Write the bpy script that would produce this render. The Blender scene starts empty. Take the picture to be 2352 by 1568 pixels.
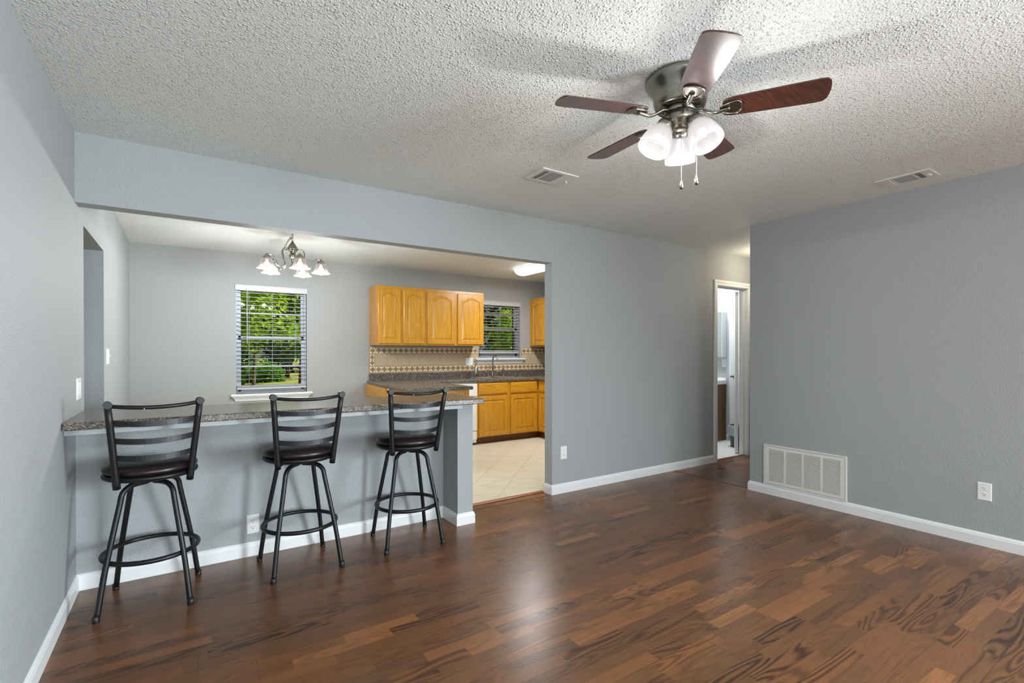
import bpy, math, random
from mathutils import Vector, Matrix
random.seed(7)
PI = math.pi
S = bpy.context.scene
C = S.collection

# ------------------------------------------------------------------ camera
def set_camera():
    f, yaw, pitch, roll, cy, cz = 1133.5701, 33.5412, -0.2448, -0.0377, 815.9239, 1.2622
    a, t, r = map(math.radians, (yaw, pitch, roll))
    fw = Vector((math.sin(a)*math.cos(t), math.cos(a)*math.cos(t), math.sin(t)))
    rt = Vector((math.cos(a), -math.sin(a), 0)); up = rt.cross(fw)
    r2 = math.cos(r)*rt + math.sin(r)*up; u2 = -math.sin(r)*rt + math.cos(r)*up
    cam = bpy.data.cameras.new('camera'); o = bpy.data.objects.new('camera', cam); C.objects.link(o)
    M = Matrix((r2, u2, -fw)).transposed().to_4x4(); M.translation = (0, 0, cz)
    o.matrix_world = M
    cam.sensor_width = 36; cam.lens = f/2352*36; cam.shift_y = (cy-784)/2352
    cam.clip_start = .02; cam.clip_end = 300
    S.camera = o
set_camera()

# ------------------------------------------------------------------ world, sun, daylight, exposure
w = bpy.data.worlds.new('world'); S.world = w; w.use_nodes = True
wn = w.node_tree.nodes; wl = w.node_tree.links
bg = wn['Background']
sky = wn.new('ShaderNodeTexSky'); sky.sky_type = 'HOSEK_WILKIE'; sky.turbidity = 4; sky.ground_albedo = .3
sky.sun_direction = Vector((.55, -.35, .75)).normalized()
hs = wn.new('ShaderNodeHueSaturation'); hs.inputs['Saturation'].default_value = .45
wl.new(sky.outputs[0], hs.inputs['Color']); wl.new(hs.outputs[0], bg.inputs['Color'])
bg.inputs['Strength'].default_value = .8

def add_light(name, kind, loc, power, color, size=.05, rot=None, size_y=None, spread=None):
    d = bpy.data.lights.new(name, kind); d.energy = power; d.color = color
    if kind == 'POINT': d.shadow_soft_size = size
    if kind == 'AREA':
        d.size = size
        if size_y: d.shape = 'RECTANGLE'; d.size_y = size_y
        if spread: d.spread = spread
    if kind == 'SUN': d.angle = size
    o = bpy.data.objects.new(name, d); C.objects.link(o); o.location = loc
    if rot: o.rotation_euler = rot
    return o
add_light('sun', 'SUN', (10, -6, 14), 6.5, (1, .96, .88), .02, rot=Vector((.55, -.25, .80)).to_track_quat('Z', 'Y').to_euler())
# daylight entering by the windows behind and beside the photographer
add_light('daylight_back_window', 'AREA', (0.7, -4.13, 1.375), 150, (.90, .95, 1), 1.4, rot=(PI/2, 0, 0), size_y=1.3)
add_light('daylight_back_window', 'AREA', (2.9, -4.13, 1.375), 15, (.90, .95, 1), 1.4, rot=(PI/2, 0, 0), size_y=1.3)
add_light('daylight_side_window', 'AREA', (4.47, -2.5, 1.08), 760, (.85, .92, 1), 1.9, rot=(0, math.radians(60), 0), size_y=2.1)

vs = S.view_settings
S.display_settings.display_device = 'sRGB'
vs.view_transform = 'Standard'; vs.look = 'None'; vs.exposure = 0.29; vs.gamma = 1.0
vs.use_curve_mapping = False
S.cycles.use_denoising = True
S.cycles.max_bounces = 10; S.cycles.diffuse_bounces = 5; S.cycles.glossy_bounces = 4
S.cycles.transparent_max_bounces = 24; S.cycles.transmission_bounces = 8
S.cycles.sample_clamp_indirect = 6
S.cycles.caustics_reflective = False; S.cycles.caustics_refractive = False

# ------------------------------------------------------------------ material helpers
def srgb(r, g, b):
    return tuple(((c/255+.055)/1.055)**2.4 if c/255 > .04045 else c/255/12.92 for c in (r, g, b)) + (1,)
class NT:
    def __init__(s, name):
        s.m = bpy.data.materials.new(name); s.m.use_nodes = True
        s.t = s.m.node_tree; s.n = s.t.nodes; s.b = s.n['Principled BSDF']; s.out = s.n['Material Output']
    def link(s, a, b): s.t.links.new(a, b)
    def node(s, ty, **k):
        n = s.n.new(ty)
        for a, v in k.items(): setattr(n, a, v)
        return n
    def setin(s, n, key, v):
        if hasattr(v, 'links') or isinstance(v, bpy.types.NodeSocket): s.link(v, n.inputs[key])
        else: n.inputs[key].default_value = v
    def math(s, op, a, b=0.0, c=None):
        n = s.node('ShaderNodeMath', operation=op); s.setin(n, 0, a); s.setin(n, 1, b)
        if c is not None: s.setin(n, 2, c)
        return n.outputs[0]
    def vec(s, x, y, z=0.0):
        n = s.node('ShaderNodeCombineXYZ'); s.setin(n, 0, x); s.setin(n, 1, y); s.setin(n, 2, z); return n.outputs[0]
    def coords(s, kind='Object'):
        return s.node('ShaderNodeTexCoord').outputs[kind]
    def geo(s): return s.node('ShaderNodeNewGeometry').outputs['Position']
    def sep(s, v):
        n = s.node('ShaderNodeSeparateXYZ'); s.link(v, n.inputs[0]); return n.outputs
    def noise(s, vec, scale, detail=2, rough=.5, dist=0.0, dim='3D'):
        n = s.node('ShaderNodeTexNoise', noise_dimensions=dim); s.link(vec, n.inputs['Vector'])
        s.setin(n, 'Scale', scale); n.inputs['Detail'].default_value = detail
        n.inputs['Roughness'].default_value = rough; n.inputs['Distortion'].default_value = dist
        return n.outputs[0]
    def white(s, vec):
        n = s.node('ShaderNodeTexWhiteNoise', noise_dimensions='3D'); s.link(vec, n.inputs['Vector']); return n.outputs['Value'], n.outputs['Color']
    def ramp(s, fac, stops, interp='LINEAR'):
        n = s.node('ShaderNodeValToRGB'); n.color_ramp.interpolation = interp
        e = n.color_ramp.elements
        while len(e) < len(stops): e.new(.5)
        for i, (p, c) in enumerate(stops): e[i].position = p; e[i].color = c
        s.link(fac, n.inputs[0]); return n.outputs[0]
    def mix(s, fac, a, b, mode='MIX'):
        n = s.node('ShaderNodeMix', data_type='RGBA', blend_type=mode); s.setin(n, 0, fac); s.setin(n, 6, a); s.setin(n, 7, b); return n.outputs[2]
    def scale(s, v, sc):
        n = s.node('ShaderNodeMapping'); s.link(v, n.inputs[0]); n.inputs['Scale'].default_value = sc; return n.outputs[0]
    def bump(s, h, dist, strength=1.0, normal=None):
        n = s.node('ShaderNodeBump'); s.link(h, n.inputs['Height']); n.inputs['Distance'].default_value = dist
        n.inputs['Strength'].default_value = strength
        if normal: s.link(normal, n.inputs['Normal'])
        s.link(n.outputs[0], s.b.inputs['Normal']); return n.outputs[0]
    def P(s, **k):
        for a, v in k.items():
            key = {'color': 'Base Color', 'rough': 'Roughness', 'metal': 'Metallic', 'spec': 'Specular IOR Level', 'coat': 'Coat Weight',
                   'coatr': 'Coat Roughness', 'trans': 'Transmission Weight', 'emit': 'Emission Color', 'es': 'Emission Strength', 'ior': 'IOR', 'alpha': 'Alpha'}[a]
            s.setin(s.b, key, v)
        return s
def simple(name, col, rough=.5, metal=0, **k):
    t = NT(name); t.P(color=col, rough=rough, metal=metal, **k)
    v = t.noise(t.coords(), 35, 2)
    t.P(color=t.mix(t.math('MULTIPLY', v, .12), col, tuple(c*.75 for c in col[:3])+(1,)))
    return t.m

def m_wall(name, col, dist=.0022):
    t = NT(name); p = t.geo()
    n1 = t.noise(p, 120, 3, .55); n2 = t.noise(p, 2.2, 2)
    t.P(color=t.mix(t.math('MULTIPLY', n2, .14), col, tuple(c*.82 for c in col[:3])+(1,)), rough=.62, spec=.28)
    t.bump(t.ramp(n1, [(.36, (0, 0, 0, 1)), (.66, (1, 1, 1, 1))]), dist, .6)
    return t.m
def m_ceiling():
    t = NT('popcorn_ceiling'); p = t.geo()
    def dots(sc, lo):
        n = t.node('ShaderNodeTexVoronoi', feature='F1'); t.link(p, n.inputs['Vector']); n.inputs['Scale'].default_value = sc
        d = t.ramp(n.outputs['Distance'], [(0, (1, 1, 1, 1)), (.22, (.8, .8, .8, 1)), (.5, (0, 0, 0, 1))])
        sp = t.node('ShaderNodeSeparateColor'); t.link(n.outputs['Color'], sp.inputs[0])
        return t.math('MULTIPLY', d, t.ramp(sp.outputs[0], [(lo, (.05, .05, .05, 1)), (1, (1, 1, 1, 1))]))
    n2 = t.noise(p, 120, 3, .65)
    h = t.math('ADD', t.math('ADD', dots(82, .3), t.math('MULTIPLY', dots(150, .2), .5)), t.math('MULTIPLY', n2, .45))
    t.P(color=srgb(230, 234, 231), rough=.55, spec=.4)
    t.bump(h, .0075, 1.0)
    return t.m
def m_floor():
    t = NT('laminate_oak_strip'); p = t.geo(); x, y, z = t.sep(p)
    W, BW = .0645, .1935
    row = t.math('FLOOR', t.math('DIVIDE', y, W))
    off, _ = t.white(t.vec(row, 3.1, 0))
    L = t.math('ADD', t.math('MULTIPLY', t.white(t.vec(row, 9.7, 1))[0], .14), .36)
    xs = t.math('DIVIDE', t.math('ADD', x, t.math('MULTIPLY', off, 3.0)), L)
    # uneven block lengths
    jit = t.math('MULTIPLY', t.noise(t.vec(t.math('MULTIPLY', xs, .9), t.math('MULTIPLY', row, 7.3), 0), 1.0, 0), .9)
    xs = t.math('ADD', xs, jit)
    col = t.math('FLOOR', xs)
    rnd, rc = t.white(t.vec(row, col, 5))
    rnd2, _ = t.white(t.vec(row, col, 11))
    # contour-line grain
    seed = t.math('MULTIPLY', rnd, 47)
    g = t.noise(t.vec(t.math('ADD', t.math('MULTIPLY', x, 1.25), seed), t.math('MULTIPLY', y, 9.5), seed), 1.0, 1.3, .42, .12)
    freq = t.math('ADD', 48, t.math('MULTIPLY', rnd2, 70))
    rings = t.math('SINE', t.math('MULTIPLY', g, freq))
    rings = t.math('ADD', t.math('MULTIPLY', rings, .5), .5)
    rings = t.math('POWER', rings, 1.5)
    amp = t.math('ADD', .10, t.math('MULTIPLY', t.math('POWER', t.white(t.vec(row, col, 23))[0], 1.9), .85))
    fine = t.noise(t.vec(t.math('MULTIPLY', x, 9), t.math('MULTIPLY', y, 170), seed), 1.0, 3, .6)
    base = t.ramp(rnd, [(0, srgb(44, 20, 12)), (.2, srgb(58, 28, 16)), (.45, srgb(73, 37, 20)), (.7, srgb(90, 48, 25)), (.86, srgb(112, 64, 34)), (1, srgb(136, 84, 46))])
    dark = t.mix(.66, base, srgb(36, 19, 13))
    lite = t.mix(.34, base, srgb(158, 112, 68))
    c = t.mix(t.math('MULTIPLY', rings, amp), lite, dark)
    c = t.mix(t.math('MULTIPLY', t.ramp(fine, [(.42, (0, 0, 0, 1)), (.72, (1, 1, 1, 1))]), .35), c, srgb(62, 35, 24))
    # joints: board edges every three strips, board ends every 1.2 m
    fy = t.math('FRACT', t.math('DIVIDE', y, BW))
    brow = t.math('FLOOR', t.math('DIVIDE', y, BW))
    fx = t.math('FRACT', t.math('DIVIDE', t.math('ADD', x, t.math('MULTIPLY', t.white(t.vec(brow, 2, 2))[0], 1.2)), 1.21))
    e1 = t.math('LESS_THAN', fy, .010); e2 = t.math('LESS_THAN', fx, .0016)
    e = t.math('MAXIMUM', e1, e2)
    c = t.mix(t.math('MULTIPLY', e, .55), c, srgb(40, 22, 14))
    t.P(color=c, rough=t.math('ADD', .22, t.math('MULTIPLY', t.noise(p, 4, 3), .14)), spec=.62)
    t.bump(t.math('SUBTRACT', t.math('MULTIPLY', fine, .25), e), .0007, .6)
    return t.m
def m_tile():
    t = NT('cream_floor_tile'); p = t.geo(); x, y, z = t.sep(p)
    k = .7071; T = .333
    u = t.math('DIVIDE', t.math('ADD', t.math('MULTIPLY', t.math('SUBTRACT', y, x), k), .021), T)
    v = t.math('DIVIDE', t.math('ADD', t.math('MULTIPLY', t.math('ADD', x, y), k), .1), T)
    fu, fv = t.math('FRACT', u), t.math('FRACT', v)
    e = t.math('MAXIMUM', t.math('LESS_THAN', fu, .014), t.math('LESS_THAN', fv, .014))
    rnd, _ = t.white(t.vec(t.math('FLOOR', u), t.math('FLOOR', v), 0))
    n = t.noise(t.vec(t.math('MULTIPLY', x, 3), t.math('MULTIPLY', y, 22), 0), 1.6, 4, .6)
    c = t.ramp(n, [(.3, srgb(202, 196, 172)), (.6, srgb(220, 215, 194)), (.8, srgb(228, 224, 206))])
    c = t.mix(t.math('MULTIPLY', rnd, .12), c, srgb(210, 198, 165))
    c = t.mix(e, c, srgb(176, 162, 132))
    t.P(color=c, rough=.34)
    t.bump(t.math('SUBTRACT', 1.0, e), .001, .6)
    return t.m
def m_stone(name, rough=.22):
    t = NT(name); p = t.geo()
    q = t.scale(p, (1, 1.7, 1.7))
    a = t.noise(q, 17, 6, .68, 1.1); b = t.noise(q, 46, 5, .7, .8); d = t.noise(q, 95, 3, .6, .5)
    c = t.ramp(a, [(.3, srgb(38, 34, 32)), (.45, srgb(70, 62, 56)), (.55, srgb(92, 83, 75)), (.68, srgb(120, 110, 98))])
    c = t.mix(t.ramp(b, [(.44, (0, 0, 0, 1)), (.56, (1, 1, 1, 1))]), c, srgb(58, 52, 50))
    c = t.mix(t.ramp(d, [(.56, (0, 0, 0, 1)), (.66, (1, 1, 1, 1))]), c, srgb(182, 172, 154))
    c = t.mix(t.ramp(t.noise(q, 30, 4, .6, 2.5), [(.485, (0, 0, 0, 1)), (.5, (1, 1, 1, 1)), (.515, (0, 0, 0, 1))]), c, srgb(168, 160, 146))
    t.P(color=c, rough=rough, spec=.5)
    t.bump(b, .0006, .4)
    return t.m
def m_wood(name, c0, c1, c2, axis='z', rough=.3, scale=1.0, coat=.25):
    t = NT(name); p = t.geo(); x, y, z = t.sep(p)
    ax = {'x': (1.3, 16, 16), 'y': (16, 1.3, 16), 'z': (16, 16, 1.3)}[axis]
    q = t.scale(p, tuple(a*scale for a in ax))
    oi = t.node('ShaderNodeObjectInfo').outputs['Random']
    sh = t.node('ShaderNodeVectorMath', operation='ADD'); t.link(q, sh.inputs[0]); t.link(t.vec(t.math('MULTIPLY', oi, 31), t.math('MULTIPLY', oi, 17), t.math('MULTIPLY', oi, 5)), sh.inputs[1])
    g = t.noise(sh.outputs[0], .55, 3, .5, .6)
    rings = t.math('SINE', t.math('MULTIPLY', g, 60))
    rings = t.math('ADD', t.math('MULTIPLY', rings, .5), .5)
    f = t.noise(t.scale(sh.outputs[0], (5, 5, 1.5) if axis == 'z' else (5, 5, 5)), 1, 4, .65)
    v = t.math('ADD', t.math('ADD', t.math('MULTIPLY', rings, .28), t.math('MULTIPLY', f, .5)), .12)
    c = t.ramp(v, [(.15, c2), (.5, c1), (.85, c0)])
    t.P(color=c, rough=rough, coat=coat, coatr=.18)
    t.bump(f, .0004, .4)
    return t.m
def m_brushed(name, col, rough=.3):
    t = NT(name); n = t.noise(t.scale(t.coords(), (30, 30, 4)), 12, 3)
    t.P(color=t.mix(t.math('MULTIPLY', n, .3), col, tuple(c*.6 for c in col[:3])+(1,)), metal=1, rough=rough)
    return t.m
def m_frosted(name, tint, glow, es, tmix=.42, sc=1.0):
    t = NT(name)
    tr = t.node('ShaderNodeBsdfTransparent'); tr.inputs[0].default_value = tint
    tl = t.node('ShaderNodeBsdfTranslucent'); tl.inputs[0].default_value = tuple(v*sc for v in tint[:3])+(1,)
    df = t.node('ShaderNodeBsdfDiffuse'); df.inputs[0].default_value = tuple(v*sc for v in tint[:3])+(1,)
    gl = t.node('ShaderNodeBsdfGlossy'); gl.inputs['Roughness'].default_value = .25
    n = t.noise(t.coords(), 40, 2); fr = t.node('ShaderNodeFresnel'); fr.inputs[0].default_value = 1.45
    a = t.node('ShaderNodeMixShader'); a.inputs[0].default_value = .45; t.link(tl.outputs[0], a.inputs[1]); t.link(df.outputs[0], a.inputs[2])
    b = t.node('ShaderNodeMixShader'); t.link(t.math('ADD', tmix-.04, t.math('MULTIPLY', n, .08)), b.inputs[0]); t.link(a.outputs[0], b.inputs[1]); t.link(tr.outputs[0], b.inputs[2])
    c = t.node('ShaderNodeMixShader'); t.link(fr.outputs[0], c.inputs[0]); t.link(b.outputs[0], c.inputs[1]); t.link(gl.outputs[0], c.inputs[2])
    last = c.outputs[0]
    if es > 0:
        em = t.node('ShaderNodeEmission'); em.inputs[0].default_value = glow; em.inputs[1].default_value = es
        d = t.node('ShaderNodeAddShader'); t.link(last, d.inputs[0]); t.link(em.outputs[0], d.inputs[1]); last = d.outputs[0]
    t.link(last, t.out.inputs[0]); t.n.remove(t.b)
    return t.m
def m_glass():
    t = NT('window_glass')
    tr = t.node('ShaderNodeBsdfTransparent'); gl = t.node('ShaderNodeBsdfGlossy'); gl.inputs['Roughness'].default_value = .02
    fr = t.node('ShaderNodeFresnel'); fr.inputs[0].default_value = 1.12
    n = t.noise(t.coords(), 3, 1); t.link(t.ramp(n, [(0, (.93, .96, .95, 1)), (1, (.96, .98, .97, 1))]), tr.inputs[0])
    c = t.node('ShaderNodeMixShader'); t.link(fr.outputs[0], c.inputs[0]); t.link(tr.outputs[0], c.inputs[1]); t.link(gl.outputs[0], c.inputs[2])
    t.link(c.outputs[0], t.out.inputs[0]); t.n.remove(t.b)
    return t.m
def m_emit(name, col, es):
    t = NT(name); t.P(color=col, rough=.4, emit=col, es=es)
    return t.m
def m_leaf(name, c0, c1):
    t = NT(name); p = t.geo()
    n = t.noise(p, .9, 3); n2 = t.noise(p, 9, 2)
    c = t.mix(t.ramp(n, [(.35, (0, 0, 0, 1)), (.65, (1, 1, 1, 1))]), c0, c1)
    c = t.mix(t.math('MULTIPLY', n2, .5), c, tuple(v*.5 for v in c0[:3])+(1,))
    tl = t.node('ShaderNodeBsdfTranslucent'); t.link(c, tl.inputs[0])
    df = t.node('ShaderNodeBsdfDiffuse'); t.link(c, df.inputs[0])
    m = t.node('ShaderNodeMixShader'); m.inputs[0].default_value = .4; t.link(df.outputs[0], m.inputs[1]); t.link(tl.outputs[0], m.inputs[2])
    t.link(m.outputs[0], t.out.inputs[0]); t.n.remove(t.b)
    return t.m
def m_white_wood(name='white_trim_paint', col=srgb(226, 228, 228), rough=.35):
    t = NT(name); t.P(color=t.mix(t.math('MULTIPLY', t.noise(t.geo(), 6, 2), .1), col, tuple(c*.85 for c in col[:3])+(1,)), rough=rough)
    return t.m
def m_seat():
    t = NT('dark_brown_vinyl'); t.P(color=srgb(28, 19, 18), rough=.33, spec=.5)
    t.bump(t.noise(t.coords(), 260, 3), .0006, .35); return t.m
def m_iron():
    t = NT('black_powder_coat'); t.P(color=srgb(17, 17, 19), rough=.40, spec=.38)
    t.bump(t.noise(t.coords(), 600, 2), .0003, .4); return t.m
def m_grass():
    t = NT('lawn_grass'); p = t.geo()
    c = t.ramp(t.noise(p, 1.2, 5, .6), [(.3, srgb(92, 104, 40)), (.5, srgb(138, 142, 62)), (.7, srgb(172, 166, 88))])
    t.P(color=c, rough=.9); t.bump(t.noise(p, 30, 3), .03); return t.m
def m_bark(name, c0, c1):
    t = NT(name); p = t.scale(t.geo(), (6, 6, 1)); c = t.ramp(t.noise(p, 2.5, 5, .6), [(.3, c0), (.7, c1)])
    t.P(color=c, rough=.9); t.bump(t.noise(p, 6, 4), .02); return t.m
def m_brick():
    t = NT('brown_brick'); n = t.node('ShaderNodeTexBrick'); t.link(t.scale(t.geo(), (1, 1, 1)), n.inputs[0])
    x, y, z = t.sep(t.geo()); t.link(t.vec(t.math('ADD', x, y), z, 0), n.inputs[0])
    n.inputs['Color1'].default_value = srgb(70, 48, 44); n.inputs['Color2'].default_value = srgb(50, 38, 38); n.inputs['Mortar'].default_value = srgb(70, 66, 66)
    n.inputs['Scale'].default_value = 1; n.inputs['Brick Width'].default_value = .2; n.inputs['Row Height'].default_value = .067; n.inputs['Mortar Size'].default_value = .006
    t.P(color=n.outputs[0], rough=.85); return t.m
def m_tiles_flat(name, col, var):
    t = NT(name); p = t.geo()
    c = t.ramp(t.noise(p, 22, 5, .65), [(.3, tuple(v*var for v in col[:3])+(1,)), (.65, col)])
    t.P(color=c, rough=.42); t.bump(t.noise(p, 60, 3), .001, .3); return t.m

M = {}
M['wall'] = m_wall('wall_paint_grey', srgb(163, 167, 168))
M['wall2'] = m_wall('wall_paint_dining', srgb(164, 166, 164))
M['wall_bath'] = m_wall('wall_paint_bath', srgb(186, 190, 193), .001)
M['ceil'] = m_ceiling()
M['floor'] = m_floor()
M['tile'] = m_tile()
M['bathtile'] = m_tiles_flat('white_bath_tile', srgb(236, 236, 234), .9)
M['white'] = m_white_wood()
M['white_plastic'] = m_white_wood('white_plastic', srgb(232, 233, 232), .3)
M['vent'] = m_white_wood('vent_enamel', srgb(222, 222, 218), .4)
M['dark'] = simple('dark_duct', srgb(28, 28, 30), .8)
M['grey_duct'] = simple('filter_grey', srgb(86, 88, 88), .8)
M['hole'] = simple('slot_black', srgb(22, 22, 24), .6)
M['stone'] = m_stone('dark_marbled_laminate')
M['apron'] = m_white_wood('grey_apron_paint', srgb(168, 172, 174), .45)
M['oak'] = m_wood('honey_oak', srgb(208, 156, 48), srgb(194, 138, 34), srgb(172, 114, 24), 'z')
M['oak_h'] = m_wood('honey_oak_rail', srgb(208, 156, 48), srgb(194, 138, 34), srgb(172, 114, 24), 'x')
M['oak_side'] = m_wood('pale_oak_side', srgb(214, 162, 96), srgb(198, 142, 76), srgb(178, 120, 58), 'z', rough=.45, coat=.05)
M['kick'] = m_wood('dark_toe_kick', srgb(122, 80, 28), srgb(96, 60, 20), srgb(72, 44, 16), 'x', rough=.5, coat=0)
M['vanity'] = m_wood('vanity_brown_laminate', srgb(122, 84, 40), srgb(104, 70, 32), srgb(84, 54, 24), 'z', rough=.4, coat=.1)
M['walnut'] = m_wood('dark_walnut_blade', srgb(84, 46, 32), srgb(60, 32, 24), srgb(40, 22, 18), 'x', rough=.3, coat=.6, scale=1.6)
M['nickel'] = m_brushed('brushed_nickel', srgb(148, 145, 134), .27)
M['steel'] = m_brushed('stainless_steel', srgb(196, 196, 194), .22)
M['frost'] = m_frosted('frosted_fan_glass', srgb(240, 238, 242), srgb(255, 250, 245), .18, .55, .12)
M['alab'] = m_frosted('frosted_bell_glass', srgb(244, 238, 234), srgb(255, 246, 240), .12, .55, .07)
M['bulb'] = m_emit('lit_bulb', (1, .97, .93, 1), 2.2)
M['diffuser'] = m_emit('acrylic_diffuser_lit', (1, .98, .95, 1), 5)
M['glass'] = m_glass()
M['vinyl'] = m_white_wood('white_vinyl_sash', srgb(176, 182, 192), .4)
M['blind'] = m_white_wood('blind_slat_white', srgb(192, 194, 196), .4)
M['iron'] = m_iron(); M['seat'] = m_seat()
M['rubber'] = simple('black_rubber', srgb(22, 22, 23), .5)
M['clear'] = m_white_wood('clear_acrylic', srgb(205, 205, 205), .15)
M['grass'] = m_grass()
M['brick'] = m_brick()
M['bark'] = m_bark('grey_bark', srgb(70, 58, 50), srgb(118, 104, 90))
M['bark_red'] = m_bark('reddish_pine_bark', srgb(78, 44, 34), srgb(124, 78, 62))
M['leaf_a'] = m_leaf('leaf_bright', srgb(150, 190, 50), srgb(190, 215, 70))
M['leaf_b'] = m_leaf('leaf_mid', srgb(84, 132, 50), srgb(120, 162, 66))
M['leaf_c'] = m_leaf('leaf_dark', srgb(48, 78, 42), srgb(70, 104, 54))
M['tile_a'] = m_tiles_flat('travertine_field', srgb(196, 178, 148), .8)
M['tile_l'] = m_tiles_flat('listello_ivory', srgb(232, 220, 192), .9)
M['tile_d'] = m_tiles_flat('listello_tan', srgb(150, 124, 86), .85)
M['tile_e'] = m_tiles_flat('listello_brown', srgb(140, 116, 90), .8)
M['grout'] = m_tiles_flat('tan_grout', srgb(176, 152, 116), .9)
M['threshold'] = m_wood('cherry_threshold', srgb(176, 112, 72), srgb(150, 88, 54), srgb(120, 66, 40), 'x')
M['seam'] = simple('seam_strip', srgb(92, 52, 26), .4)
M['bag'] = m_frosted('thin_white_bag', srgb(225, 230, 236), srgb(255, 255, 255), 0, .25)
M['basket'] = simple('charcoal_plastic', srgb(56, 60, 66), .4)
M['mirror'] = NT('mirror').P(color=(.9, .92, .93, 1), metal=1, rough=.03).m
M['porcelain'] = m_white_wood('cultured_marble', srgb(240, 240, 238), .15)
M['plaster'] = m_white_wood('exterior_plaster', srgb(150, 150, 150), .8)

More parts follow.
